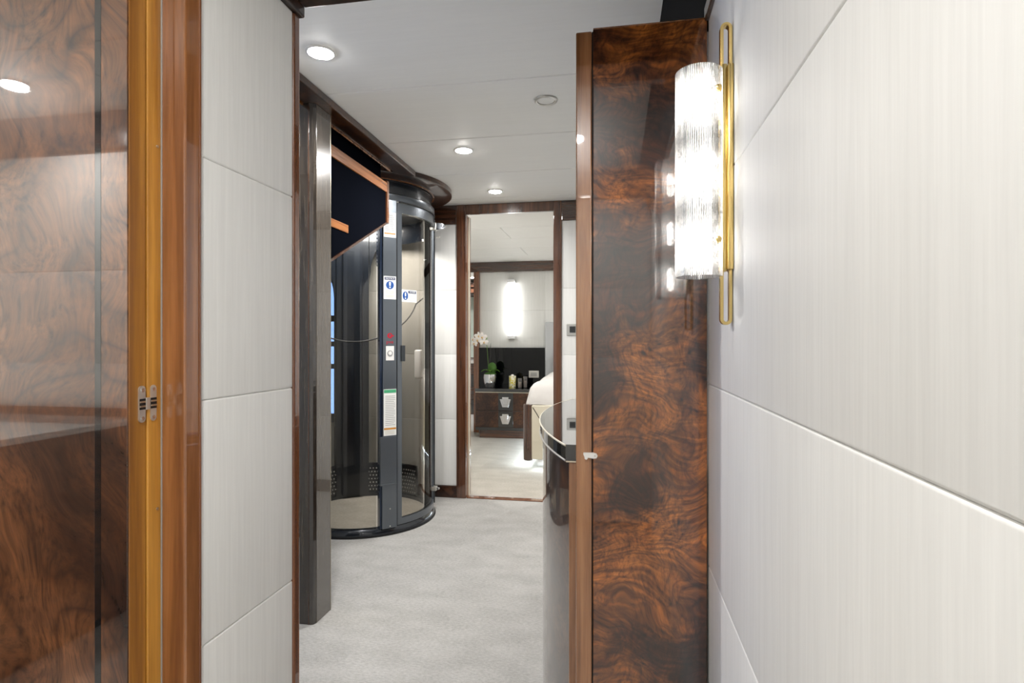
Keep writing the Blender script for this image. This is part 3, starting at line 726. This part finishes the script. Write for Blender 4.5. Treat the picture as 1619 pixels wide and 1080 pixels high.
# tall instruction label
gl = flat(-0.040, 0.042, 0.618, 0.905, 0.0002, 'instruction_sticker', 'paper', post); gl['label'] = 'tall white instruction label with green header'
flat(-0.038, 0.040, 0.882, 0.902, 0.0010, 'green_header', 'print_green', gl)
flat(-0.038, 0.040, 0.655, 0.666, 0.0010, 'orange_bar', 'print_orange', gl)
for k in range(17): flat(-0.030, 0.034 - 0.008 * (k % 4 == 1), 0.682 + k * 0.0112, 0.6845 + k * 0.0112, 0.0010, 'text_line', 'print_grey', gl)
for k in range(3): flat(-0.032, 0.030, 0.628 + k * 0.009, 0.6305 + k * 0.009, 0.0010, 'text_line', 'print_tan', gl)

# curved door with rounded glass opening: from the post round to the right
D0, D1 = -40.3, 24.0
dr = thing('lift_door_group', '', None); bpy.data.objects.remove(dr)
door = MB().arc(0.446, 0.474, D0, D0 + 3.8, 0.05, 2.07, 4).build('door_frame', 'lift_grey', lf)
MB().arc(0.446, 0.474, D1 - 3.0, D1, 0.05, 2.07, 4).build('door_stile', 'lift_grey', door)
MB().arc(0.446, 0.474, D0 + 3.8, D1 - 3.0, 2.008, 2.07, 24).build('door_head', 'lift_grey', door)
MB().arc(0.446, 0.474, D0 + 3.8, D1 - 3.0, 0.05, 0.088, 24).build('door_foot', 'lift_grey', door)
MB().arc(0.457, 0.462, D0 + 3.8, D1 - 3.0, 0.088, 2.008, 32).build('door_glass', 'door_glass', door, True)
MB().arc(0.476, 0.483, D0 + 1.0, D1 - 2, 2.0702, 2.0776, 24).build('door_reveal', 'gap_black', door)
MB().arc(0.463, 0.482, D0 + 2.8, D0 + 6.2, 1.075, 1.175, 4).build('door_pull', 'lift_dark', door)
# glass sticker, bent round the pane
TS = D0 + 4.6; TE = TS + 15.5
ns = MB().arc(0.4625, 0.4631, TS, TE, 1.452, 1.530, 8).build('notice_sticker', 'paper', door); ns['label'] = 'white notice sticker on the door glass'
MB().arc(0.4633, 0.4637, TS + 6.2, TE - 0.7, 1.508, 1.524, 6).build('header', 'print_navy', ns)
def cyl_disc(fc, zc, rx, rz, r, name, mat, n=28):
    mb = MB(); bm = mb.bm
    vs = [bm.verts.new(on_cyl(fc + math.degrees(rx * math.cos(2 * PI * k / n) / r), r) + Vector((0, 0, zc + rz * math.sin(2 * PI * k / n)))) for k in range(n)]
    vo = [bm.verts.new(v.co + Vector((v.co.x, v.co.y, 0)).normalized() * 0.0004) for v in vs]
    bm.faces.new(vo); bm.faces.new(vs[::-1])
    for k in range(n): bm.faces.new((vs[k], vs[(k + 1) % n], vo[(k + 1) % n], vo[k]))
    return mb.build(name, mat, ns)
cyl_disc(TS + 3.4, 1.491, 0.0215, 0.027, 0.4633, 'blue_disc', 'print_blue')
cyl_disc(TS + 3.4, 1.499, 0.0055, 0.0135, 0.4640, 'exclamation_mark', 'paper')
cyl_disc(TS + 3.4, 1.475, 0.0048, 0.0050, 0.4640, 'exclamation_dot', 'paper')
_f = TS + 10.4; _n = on_cyl(_f, 1.0); _u = Vector((-_n.y, _n.x, 0))
letters('NOTICE', 0.0135, 0, 1.516, 0.0016, 'lettering', 'paper', ns, Matrix(((_u.x, 0, _n.x, _n.x * 0.4632), (_u.y, 0, _n.y, _n.y * 0.4632), (0, 1, 0, 0), (0, 0, 0, 1))))
for k in range(4): MB().arc(0.4633, 0.4636, TS + 6.4, TE - 1.2, 1.464 + k * 0.0105, 1.4665 + k * 0.0105, 5).build('text_line', 'print_tan', ns)
# hinges of the door at the right edge and the hinge rod
MB().tube([on_cyl(26.5, 0.481) + Vector((0, 0, 0.05)), on_cyl(26.5, 0.481) + Vector((0, 0, 2.07))], 0.008, 10).build('hinge_rod', 'lift_dark', lf, True)
for z0, big in ((1.985, True), (0.145, False)):
    c = on_cyl(22, 0.485)
    hb = B((c.x - 0.02, c.y - 0.02, z0), (c.x + 0.012, c.y + 0.022, z0 + (0.055 if big else 0.03)), 0.004).build('hinge_bracket', 'steel', lf)
    if big:
        MB().prism([(0.0, -0.026), (0.055, -0.020), (0.066, -0.004), (0.060, 0.012), (0.045, 0.022), (0.0, 0.026)], -0.012, 0.012, 'y', 0.003).xf(Matrix.Translation((c.x + 0.012, c.y, z0 + 0.028))).build('hinge_arm', 'chrome', hb)
        MB().lathe([(0.008, 0.003), (0.012, 0.003), (0.012, 0), (0.008, 0)], n=16, closed=True).xf(Matrix.Translation((c.x + 0.058, c.y - 0.012, z0 + 0.030)) @ Matrix.Rotation(PI / 2, 4, 'X')).build('hinge_bolt', 'lift_dark', hb, True)
    else:
        MB().box((c.x + 0.012, c.y - 0.008, z0 + 0.008), (c.x + 0.032, c.y + 0.008, z0 + 0.022), 0.003).build('hinge_arm', 'chrome', hb)
MB().tube([on_cyl(22, 0.486) + Vector((0.012, 0, 1.935)), on_cyl(22, 0.486) + Vector((0.034, -0.004, 1.938))], 0.005, 8).build('hinge_pin', 'steel', lf, True)
# left glass, rear posts, rear glass, rear arches
MB().arc(0.452, 0.457, -128, -56.5, 0.046, 2.078, 32).build('front_glass', 'lift_glass', lf, True)
for f in (-131, 113.5, 140.0): MB().arc(0.425, 0.468, f - 3.0, f + 3.0, 0.046, 2.078, 4).build('rear_post', 'lift_dark', lf)
MB().arc(0.452, 0.457, 27.5, 110.5, 0.046, 2.078, 28).build('rear_glass', 'rear_glass', lf, True)
MB().arc(0.452, 0.457, 143, 226, 0.046, 2.078, 28).build('side_glass', 'rear_glass', lf, True)
MB().arc(0.40, 0.455, 116.5, 137, 0.046, 2.078, 20).build('machine_column', 'lift_dark', lf)
def arch(f, a, b, z, r):                   # underside of a rounded-corner header between angles a and b
    e = 14.0
    d = min(f - a, b - f)
    if d >= e: return z
    k = max(0.0, d / e)
    return z - r * (1 - math.sqrt(max(0.0, 1 - (1 - k) ** 2)))
MB().arc(0.436, 0.450, 31, 110, lambda f: arch(f, 31, 110, 1.94, 0.30), 2.078, 48).build('rear_header', 'lift_dark', lf)
MB().arc(0.436, 0.450, 143, 226, lambda f: arch(f, 143, 226, 1.75, 0.32), 2.078, 48).build('side_header', 'lift_dark', lf)
MB().arc(0.436, 0.4505, 56, 226, 0.046, 0.27, 64).build('vent_band', 'lift_dark', lf)
dots = MB()
for row in range(7):
    for f in range(58, 224, 3):
        p = on_cyl(f + (1.5 if row % 2 else 0), 0.4352)
        nrm = -on_cyl(f + (1.5 if row % 2 else 0), 1.0)
        dots.lathe([(0, 0.0012), (0.0056, 0.0010), (0.0060, 0)], n=6, mat=Matrix.Translation((p.x, p.y, 0.068 + row * 0.027)) @ nrm.to_track_quat('Z', 'Y').to_matrix().to_4x4())
vd = dots.build('vent_studs', 'bezel_grey', lf); vd['kind'] = 'stuff'
# hand set cable hanging inside
cab = [on_cyl(-150 + 165 * k / 20.0, 0.40) * (0.9 if 0 < k < 20 else 1.0) + Vector((0, 0, 1.38 - 0.24 * math.sin(PI * k / 20.0) + 0.12 * k / 20.0)) for k in range(21)]
MB().tube(cab, 0.0045, 6).build('cable', 'rubber', lf, True)
MB().box((-0.028, -0.02, 0.0), (0.028, 0.02, 0.21), 0.012, 3).xf(Matrix.Translation(on_cyl(42, 0.40) + Vector((0, 0, 0.93)))).build('handset', 'white_plastic', lf, True)
# small chain hanging at the post
ch = MB()
for k in range(9):
    ch.tube([on_post(-0.075 + 0.004 * math.cos(a), -0.02, 1.87 - k * 0.024 + 0.015 * math.sin(a)) for a in [2 * PI * j / 10 for j in range(10)]], 0.0018, 5, True)
ch.build('chain', 'lift_blue', lf, True)

# ------------------------------------------------------------------ bow-front console by the right leaf
Y0, Y1 = 1.46, 2.82
cs = thing('console', 'bow-front console with black glossy top behind the burl leaf', 'console table', (XR, (Y0 + Y1) / 2, 0))
def bow(inset, n=36, x_edge=-0.123 - XR, bulge=0.139):
    L = (Y1 - Y0) / 2 - inset; c = x_edge + inset; pts = []
    Rr = (L * L + bulge * bulge) / (2 * bulge)
    for k in range(n + 1):
        y = -L + 2 * L * k / n
        pts.append((c - (math.sqrt(Rr * Rr - y * y) - (Rr - bulge)), y))
    return pts
bowp = bow(0.0)
MB().prism([(-0.02, -(Y1 - Y0) / 2)] + bowp + [(-0.02, (Y1 - Y0) / 2)], 0.893, 0.936, 'z').build('top', 'stone_black', cs)
MB().tube([(p[0] - 0.001, p[1], 0.934) for p in bowp], 0.0028, 6).build('top_bead', 'cream_leather', cs, True)
MB().tube([(p[0] - 0.001, p[1], 0.895) for p in bowp], 0.0024, 6).build('lower_bead', 'steel', cs, True)
B((-0.34, -(Y1 - Y0) / 2 - 0.001, 0.8905), (-0.02, -(Y1 - Y0) / 2 + 0.004, 0.8945), 0.001).build('end_bead', 'cream_leather', cs)
b2 = bow(0.008)
fr = MB(); bmq = fr.bm
lo = [bmq.verts.new((p[0], p[1], 0.0)) for p in b2]; hi = [bmq.verts.new((p[0], p[1], 0.893)) for p in b2]
lo2 = [bmq.verts.new((p[0] + 0.02, p[1], 0.0)) for p in b2]; hi2 = [bmq.verts.new((p[0] + 0.02, p[1], 0.893)) for p in b2]
for i in range(len(b2) - 1):
    bmq.faces.new((lo[i], lo[i + 1], hi[i + 1], hi[i])); bmq.faces.new((lo2[i + 1], lo2[i], hi2[i], hi2[i + 1]))
    bmq.faces.new((lo[i], lo2[i], lo2[i + 1], lo[i + 1])); bmq.faces.new((hi[i], hi[i + 1], hi2[i + 1], hi2[i]))
bmesh.ops.recalc_face_normals(bmq, faces=bmq.faces)
fr.build('curved_front', 'burl_dark', cs, True)
B((-0.333, -(Y1 - Y0) / 2 + 0.006, 0.0), (-0.02, -(Y1 - Y0) / 2 + 0.028, 0.893), 0.002).build('end_panel', 'walnut_lit', cs)
B((-0.333, (Y1 - Y0) / 2 - 0.028, 0.0), (-0.02, (Y1 - Y0) / 2 - 0.006, 0.893), 0.002).build('end_panel', 'walnut_lit', cs)

# ------------------------------------------------------------------ thermostat on the far wall
tx = -0.305
th = thing('wall_thermostat', 'small square thermostat on the far wall right of the doorway', 'thermostat', (tx, YF - 0.001, 1.244))
B((-0.044, -0.008, 0), (0.044, 0.0, 0.086), 0.003).build('bezel', 'bezel_grey', th)
B((-0.022, -0.010, 0.022), (0.022, -0.007, 0.068), 0.001).build('screen', 'screen_dark', th)

# ------------------------------------------------------------------ bedroom
# tube lamp
tl = thing('tube_lamp', 'tall glowing tube lamp on the bedroom wall over the nightstand', 'wall lamp', (-1.315, YB - 0.016, 1.24))
MB().lathe([(0, 0.035), (0.046, 0.035), (0.046, 0.725), (0, 0.725)], n=24).xf(Matrix.Translation((0, -0.055, 0))).build('tube', 'tube_white', tl, True)
B((-0.048, -0.105, 0.725), (0.048, 0.014, 0.765), 0.003).build('end_cap', 'chrome', tl)
B((-0.048, -0.105, -0.005), (0.048, 0.014, 0.035), 0.003).build('end_cap', 'chrome', tl)
# black back panel
bp = thing('black_panel', 'black glossy stone panel behind the nightstand', 'wall panel', (-1.322, YB - 0.016, 0.60))
B((-0.436, -0.022, 0.0), (0.0, 0.0, 0.518), 0.002).build('slab', 'panel_black', bp)
B((0.001, -0.022, 0.0), (0.436, 0.0, 0.518), 0.002).build('slab', 'panel_black', bp)
so = thing('wall_socket', 'small steel framed socket on the black panel beside the bed', 'socket', (-1.028, YB - 0.0385, 0.73))
B((-0.066, -0.008, 0), (0.066, 0, 0.092), 0.003).build('frame', 'steel', so)
B((-0.040, -0.010, 0.022), (0.040, -0.007, 0.070), 0.002).build('insert', 'bezel_grey', so)
# nightstand
NY = 6.885
nsd = thing('nightstand', 'dark burl nightstand with two chrome-handled drawers', 'nightstand', (-1.32, NY, 0))
B((-0.385, 0.03, 0.10), (0.40, 0.42, 0.575), 0.004).build('body', 'burl_dark', nsd)
B((-0.34, 0.05, 0.0), (0.36, 0.40, 0.10)).build('plinth', 'walnut_dark_x', nsd)
B((-0.39, 0.0, 0.575), (0.41, 0.423, 0.616), 0.003).build('top', 'stone_black', nsd)
B((-0.385, 0.010, 0.566), (0.40, 0.03, 0.575)).build('top_bead', 'nickel', nsd)
B((-0.385, 0.010, 0.10), (0.40, 0.03, 0.135), 0.002).build('bottom_rail', 'black_gloss', nsd)
for z0, z1 in ((0.345, 0.564), (0.138, 0.340)):
    dw = B((-0.383, 0.008, z0), (0.398, 0.03, z1), 0.003).build('drawer', 'burl_dark', nsd)
    B((-0.093, 0.005, z0 + 0.002), (0.093, 0.009, z1 - 0.002), 0.001).build('inlay', 'black_gloss', dw)
    h = z0 + 0.045
    MB().prism([(-0.038, h), (0.038, h), (0.070, h + 0.100), (0.040, h + 0.100), (0.040, h + 0.125), (-0.040, h + 0.125), (-0.040, h + 0.100), (-0.070, h + 0.100)], -0.018, 0.004, 'y', 0.003).build('handle', 'chrome', dw)
    MB().prism([(-0.024, h + 0.03), (0.024, h + 0.03), (0.036, h + 0.11), (-0.036, h + 0.11)], -0.026, -0.017, 'y', 0.003).build('handle_boss', 'chrome', dw)
# orchid
op = thing('potted_orchid', 'white orchid in a round silver pot on the nightstand', 'orchid', (-1.55, NY + 0.17, 0.616))
MB().lathe([(0, 0.0), (0.045, 0.0), (0.060, 0.012), (0.080, 0.07), (0.086, 0.13), (0.080, 0.170), (0.074, 0.170), (0.074, 0.150), (0, 0.150)], n=32).build('pot', 'chrome', op, True)
MB().ball((0, 0, 0.165), 0.080, 0.080, 0.035).build('moss', 'moss_green', op, True)
MB().ball((0.025, 0, 0.245), 0.058, 0.05, 0.075, mat=None).build('moss_ball', 'moss_green', op, True)
for k, (az, ln) in enumerate(((-0.3, 0.14), (0.5, 0.12), (2.7, 0.13), (3.6, 0.12), (4.9, 0.11))):
    mb = MB(); bm = mb.bm; prev = None
    for i in range(9):
        s = i / 8.0; w = 0.026 * math.sin(PI * min(1, s * 0.92 + 0.08)); q = s * ln
        z = 0.185 + 0.05 * math.sin(s * 2.4) - 0.02 * s
        c, s_ = math.cos(az), math.sin(az)
        row = [bm.verts.new((c * q - s_ * e * w, s_ * q + c * e * w, z + 0.006 * abs(e))) for e in (-1, 0, 1)]
        if prev:
            for j in range(2): bm.faces.new((prev[j], prev[j + 1], row[j + 1], row[j]))
        prev = row
    bmesh.ops.solidify(bm, geom=bm.faces[:], thickness=0.003)
    mb.build('leaf', 'leaf_green', op, True)
stem = []
for k in range(15):
    s = k / 14.0
    stem.append((-0.02 - 0.04 * s - 0.10 * max(0, s - 0.72) ** 1.0 * 2.0, 0.0, 0.17 + 0.46 * math.sin(min(1, s * 1.05) * 1.45)))
MB().tube(stem, 0.0035, 6).build('stem', 'stem_green', op, True)
MB().tube([(-0.035, 0.012, 0.17), (0.0, 0.012, 0.40), (0.004, 0.012, 0.56)], 0.0028, 6).build('stake', 'black_gloss', op, True)
def blossom(c, s, yaw, tilt):
    rot = Matrix.Translation(c) @ Matrix.Rotation(yaw, 4, 'Z') @ Matrix.Rotation(tilt, 4, 'X')
    mb = MB()
    for k, (a, L, w) in enumerate(((90, 1.0, 0.55), (210, 0.95, 0.5), (330, 0.95, 0.5), (10, 1.05, 0.85), (170, 1.05, 0.85))):
        A = math.radians(a)
        mb.ball((0, 0, 0), s * L * 0.55, s * 0.10, s * w * 0.5, 10, 6, mat=rot @ Matrix.Rotation(-A, 4, 'Y') @ Matrix.Translation((s * L * 0.5, -0.004 * (k > 2), 0)))
    o = mb.build('blossom', 'orchid_white', op, True)
    MB().ball((0, 0, 0), s * 0.20, s * 0.22, s * 0.26, 10, 6, mat=rot @ Matrix.Translation((0, -s * 0.14, -s * 0.08))).build('throat', 'orchid_throat', o, True)
for c, s, y, tl_ in (((-0.10, -0.03, 0.64), 0.062, 0.3, 0.1), ((-0.155, -0.03, 0.60), 0.060, -0.4, 0.0), ((-0.20, -0.02, 0.555), 0.056, -0.6, -0.2), ((-0.075, -0.035, 0.575), 0.056, 0.5, 0.1), ((-0.14, -0.045, 0.655), 0.055, 0.0, 0.4), ((-0.215, -0.02, 0.61), 0.05, -0.9, 0.0)):
    blossom(c, s, y, tl_)
for c in ((-0.055, 0, 0.60), (-0.05, 0, 0.63)): MB().ball(c, 0.012, 0.012, 0.018, 8, 6).build('bud', 'leaf_green', op, True)
# canister and candle jars
def canister_mat():
    m = Mat('canister_print'); n = m.noise(m.coords((38, 38, 38)), 1.0, 3, 0.6)
    m.color(m.ramp(n.outputs['Fac'], [(0.40, lin((210, 196, 70))), (0.47, lin((238, 234, 214))), (0.56, lin((232, 226, 190))), (0.62, lin((92, 104, 62)))], 'CONSTANT')).set(rough=0.35, coat=0.6)
    M['canister_print'] = m.m
canister_mat()
cn = thing('canister', 'yellow patterned canister on the nightstand between orchid and candles', 'canister', (-1.262, NY + 0.16, 0.616))
MB().lathe([(0, 0), (0.042, 0), (0.045, 0.004), (0.045, 0.150), (0.042, 0.154), (0, 0.154)], n=28).build('body', 'canister_print', cn, True)
MB().lathe([(0, 0.172), (0.012, 0.170), (0.020, 0.160), (0.020, 0.153), (0, 0.153)], n=20).build('lid_knob', 'orchid_white', cn, True)
for x, y, h, l in ((-1.165, NY + 0.15, 0.125, 'clear glass candle jar next to the yellow canister'), (-1.105, NY + 0.19, 0.145, 'taller glass candle jar beside the bed')):
    j = thing('candle_jar', l, 'candle jar', (x, y, 0.616), 0, 'glass candle jars on the nightstand')
    MB().lathe([(0, 0), (0.030, 0), (0.033, 0.004), (0.033, h), (0.030, h), (0.030, 0.006), (0, 0.006)], n=24).build('glass', 'jar_glass', j, True)
    MB().lathe([(0, 0.007), (0.028, 0.007), (0.028, h * 0.62), (0.004, h * 0.60), (0, h * 0.60)], n=20).build('candle', 'candle_wax', j, True)
    MB().tube([(0, 0, h * 0.60), (0.002, 0, h * 0.74)], 0.0015, 5).build('wick', 'rubber', j)
# bed
bx, by = -0.797, 5.295
bd = thing('bed', 'cream upholstered bed with dark rounded corner post', 'bed', (bx, by, 0))
MB().lathe([(0, 0.085), (0.040, 0.085), (0.0465, 0.092), (0.0465, 0.607), (0.040, 0.614), (0, 0.614)], n=28).build('corner_post', 'walnut_dark', bd, True)
MB().lathe([(0, 0.085), (0.040, 0.085), (0.0465, 0.092), (0.0465, 0.607), (0.040, 0.614), (0, 0.614)], (1.75, 0, 0), 28).build('corner_post', 'walnut_dark', bd, True)
fb = B((0.035, -0.040, 0.10), (1.715, 0.03, 0.607), 0.012, 3).build('footboard', 'cream_leather', bd, True)
for u0, u1 in (((0.05, 0.595), (0.30, 0.13)), ((0.55, 0.13), (0.30, 0.13))):
    pass
MB().tube([(0.048, -0.041, 0.585), (0.12, -0.041, 0.47), (0.22, -0.041, 0.14)], 0.004, 6).build('piping', 'piping_dark', fb, True)
MB().tube([(1.70, -0.041, 0.585), (1.63, -0.041, 0.47), (1.53, -0.041, 0.14)], 0.004, 6).build('piping', 'piping_dark', fb, True)
B((-0.03, 0.02, 0.12), (0.02, 1.93, 0.56), 0.012, 3).build('side_rail', 'cream_leather', bd, True)
B((1.73, 0.02, 0.12), (1.78, 1.93, 0.56), 0.012, 3).build('side_rail', 'cream_leather', bd, True)
B((0.02, 0.03, 0.14), (1.73, 1.93, 0.50)).build('base', 'cream_leather', bd)
B((0.07, 0.12, 0.0), (1.68, 1.9, 0.085), 0.003).build('plinth', 'chrome', bd)
B((0.05, 0.06, 0.092), (1.70, 0.075, 0.106)).build('led_strip', 'led_blue', bd)
B((0.01, 0.08, 0.092), (0.025, 1.9, 0.106)).build('led_strip', 'led_blue', bd)
area('bed_glow', (0.86, 0.03, 0.092), 1.6, 2.6, (0.75, 0.88, 1.0), bd, rot=(-0.9, 0, 0), shape='RECTANGLE', size_y=0.03)
area('bed_glow', (-0.035, 0.95, 0.092), 0.03, 3.2, (0.75, 0.88, 1.0), bd, rot=(0, 0.9, 0), shape='RECTANGLE', size_y=1.7)
B((0.03, 0.04, 0.50), (1.72, 1.93, 0.72), 0.06, 4).build('mattress', 'duvet', bd, True)
# duvet: draped slab with folds
dv = thing('duvet', 'puffy white duvet folded over the foot of the bed', 'duvet', (bx, by, 0.60))
mb = MB(); bm = mb.bm; nx, ny = 60, 56; grid = []
def dz(u, v):
    ex = min(u, 1 - u) * 1.9; ey = v * 1.9
    h = 0.225
    e = min(ex, ey); k = min(1.0, e / 0.16)
    fall = 0.20 * (1 - math.sqrt(max(0.0, 1 - (1 - k) ** 2)))
    w = 0.010 * math.sin(13 * u * 1.9 + 5 * v * 1.9 + 2.0 * math.sin(4 * v * 1.9)) + 0.007 * math.sin(19 * v * 1.9 - 9 * u * 1.9)
    return h - fall + w * (0.5 + 0.9 * (1 - k)) + 0.02 * min(1, v * 2.5)
for i in range(nx + 1):
    row = []
    for j in range(ny + 1):
        u, v = i / nx, j / ny
        x = -0.015 + 1.78 * u + 0.010 * math.sin(9 * v); y = -0.035 + 1.60 * v + 0.008 * math.sin(14 * u)
        row.append(bm.verts.new((x, y, dz(u, v))))
    grid.append(row)
for i in range(nx):
    for j in range(ny): bm.faces.new((grid[i][j], grid[i + 1][j], grid[i + 1][j + 1], grid[i][j + 1]))
# closed underside
low = [[bm.verts.new((g.co.x, g.co.y, min(g.co.z - 0.015, 0.125 if 0 < i < nx and 0 < j < ny else 0.012))) for j, g in enumerate(row)] for i, row in enumerate(grid)]
for i in range(nx):
    for j in range(ny): bm.faces.new((low[i][j], low[i][j + 1], low[i + 1][j + 1], low[i + 1][j]))
for i in range(nx):
    bm.faces.new((grid[i][0], low[i][0], low[i + 1][0], grid[i + 1][0])); bm.faces.new((grid[i + 1][ny], low[i + 1][ny], low[i][ny], grid[i][ny]))
for j in range(ny):
    bm.faces.new((grid[0][j + 1], low[0][j + 1], low[0][j], grid[0][j])); bm.faces.new((grid[nx][j], low[nx][j], low[nx][j + 1], grid[nx][j + 1]))
mb.build('cover', 'duvet', dv, True)
MB().tube([(0.16 + x / 20.0 * 1.42, 0.95, 0.243 + 0.004 * math.sin(x)) for x in range(21)], 0.010, 6).build('folded_edge', 'duvet', dv, True)
def pillow(loc, label, w=0.62, h=0.40, t=0.15, tilt=-0.25):
    o = thing('pillow', label, 'pillow', loc, 0, 'white pillows on the bed')
    mb = MB(); bm = mb.bm; n = 20; S = {}
    for side in (1, -1):
        for i in range(n + 1):
            for j in range(n + 1):
                u, v = i / n * 2 - 1, j / n * 2 - 1
                b = (max(0, 1 - u ** 4) * max(0, 1 - v ** 4)) ** 0.5
                pin = 1 - 0.05 * (u * u + v * v)
                S[side, i, j] = bm.verts.new((w / 2 * u * pin, side * t / 2 * b, h / 2 + h / 2 * v * pin))
        for i in range(n):
            for j in range(n): bm.faces.new((S[side, i, j], S[side, i + 1, j], S[side, i + 1, j + 1], S[side, i, j + 1]))
    bmesh.ops.remove_doubles(bm, verts=bm.verts, dist=0.0008); bmesh.ops.recalc_face_normals(bm, faces=bm.faces)
    mb.xf(Matrix.Rotation(tilt, 4, 'X')).build('cover', 'duvet', o, True)
pillow((-0.46, 7.08, 0.76), 'white pillow propped at the headboard nearest the nightstand')
pillow((0.42, 7.08, 0.76), 'white pillow propped at the far side of the headboard')
hb = thing('headboard', 'grey padded headboard behind the bed', 'headboard', (0.078, YB - 0.016, 0.30))
for k in range(4):
    B((-0.955 + 0.47 * k + 0.001, -0.07, 0.0), (-0.955 + 0.47 * (k + 1) - 0.001, 0.0, 1.15), 0.012, 3).build('pad', 'grey_cover', hb, True)
# dressing room vanity and mirror
vn = thing('vanity', 'dark vanity with drawers in the dressing room past the orchid', 'vanity', (-2.15, 9.08, 0))
B((-0.88, 0.02, 0.0), (0.9, 0.60, 0.84)).build('body', 'walnut_dark_x', vn)
B((-0.89, 0.0, 0.84), (0.9, 0.62, 0.885), 0.003).build('top', 'marble', vn)
for z0, z1, mt in ((0.665, 0.83, 'walnut_dark_x'), (0.46, 0.655, 'black_gloss'), (0.25, 0.45, 'walnut_dark_x'), (0.05, 0.24, 'black_gloss')):
    for x0, x1 in ((-0.87, -0.30), (-0.29, 0.28), (0.29, 0.88)):
        dw = B((x0, 0.0, z0), (x1, 0.02, z1), 0.002).build('drawer', mt, vn)
        if z1 < 0.8: B(((x0 + x1) / 2 - 0.03 + 0.13, -0.02, z1 - 0.055), ((x0 + x1) / 2 + 0.03 + 0.13, 0.0, z1 - 0.02), 0.003).build('handle', 'chrome', dw)
plain('pale_mirror', (214, 226, 218), 0.08, 0.85)
mi = thing('vanity_mirror', 'pale greenish mirror above the dressing room vanity', 'mirror', (-2.2, 9.72, 0.90))
B((-0.88, -0.03, 0.0), (0.88, 0.0, 1.10), 0.004).build('frame', 'walnut_dark_x', mi)
B((-0.86, -0.034, 0.02), (0.86, -0.0295, 1.08)).build('mirror_glass', 'pale_mirror', mi)
struct(B((-3.1, 9.72, 0), (-1.0, 9.80, CEIL)).build('wall_vanity', 'plaster'), 'white wall carrying the dressing room mirror', 'wall')
struct(B((-3.1, 9.30, 2.02), (-1.0, 9.72, 2.09), 0.003).build('trim_19', 'walnut_dark_x'), 'dark lower shelf band over the dressing room mirror', 'band')
struct(B((-3.1, 9.30, 2.115), (-1.0, 9.72, 2.19), 0.003).build('trim_20', 'walnut_dark_x'), 'dark upper band under the dressing room ceiling', 'band')

# ------------------------------------------------------------------ near cabin pieces seen in the lacquer
ct2 = thing('cabinet', 'white-topped burl cabinet mirrored in the left burl door', 'cabinet', (-2.10, -0.732, 0))
B((-1.80, 0.0, 0.05), (0.0, 1.02, 0.835), 0.004).build('body', 'burl_honey', ct2)
B((-1.82, 0.0, 0.835), (0.02, 1.04, 0.862), 0.004).build('top', 'marble', ct2)
B((-1.76, 0.0, 0.0), (-0.04, 0.98, 0.05)).build('plinth', 'black_gloss', ct2)
B((-1.82, 0.0, 0.862), (0.02, 0.02, 0.90), 0.002).build('back_ledge', 'walnut_red', ct2)
pt = thing('switch_plate', 'small dark red switch plate mirrored beside the hinge edge', 'switch', (-2.15, YN - 0.0005, 1.475))
B((-0.030, 0.0, 0.0), (0.030, 0.008, 0.088), 0.002).build('plate', 'plate_red', pt)
B((-0.014, 0.008, 0.020), (0.014, 0.011, 0.068), 0.001).build('rocker', 'walnut_red', pt)
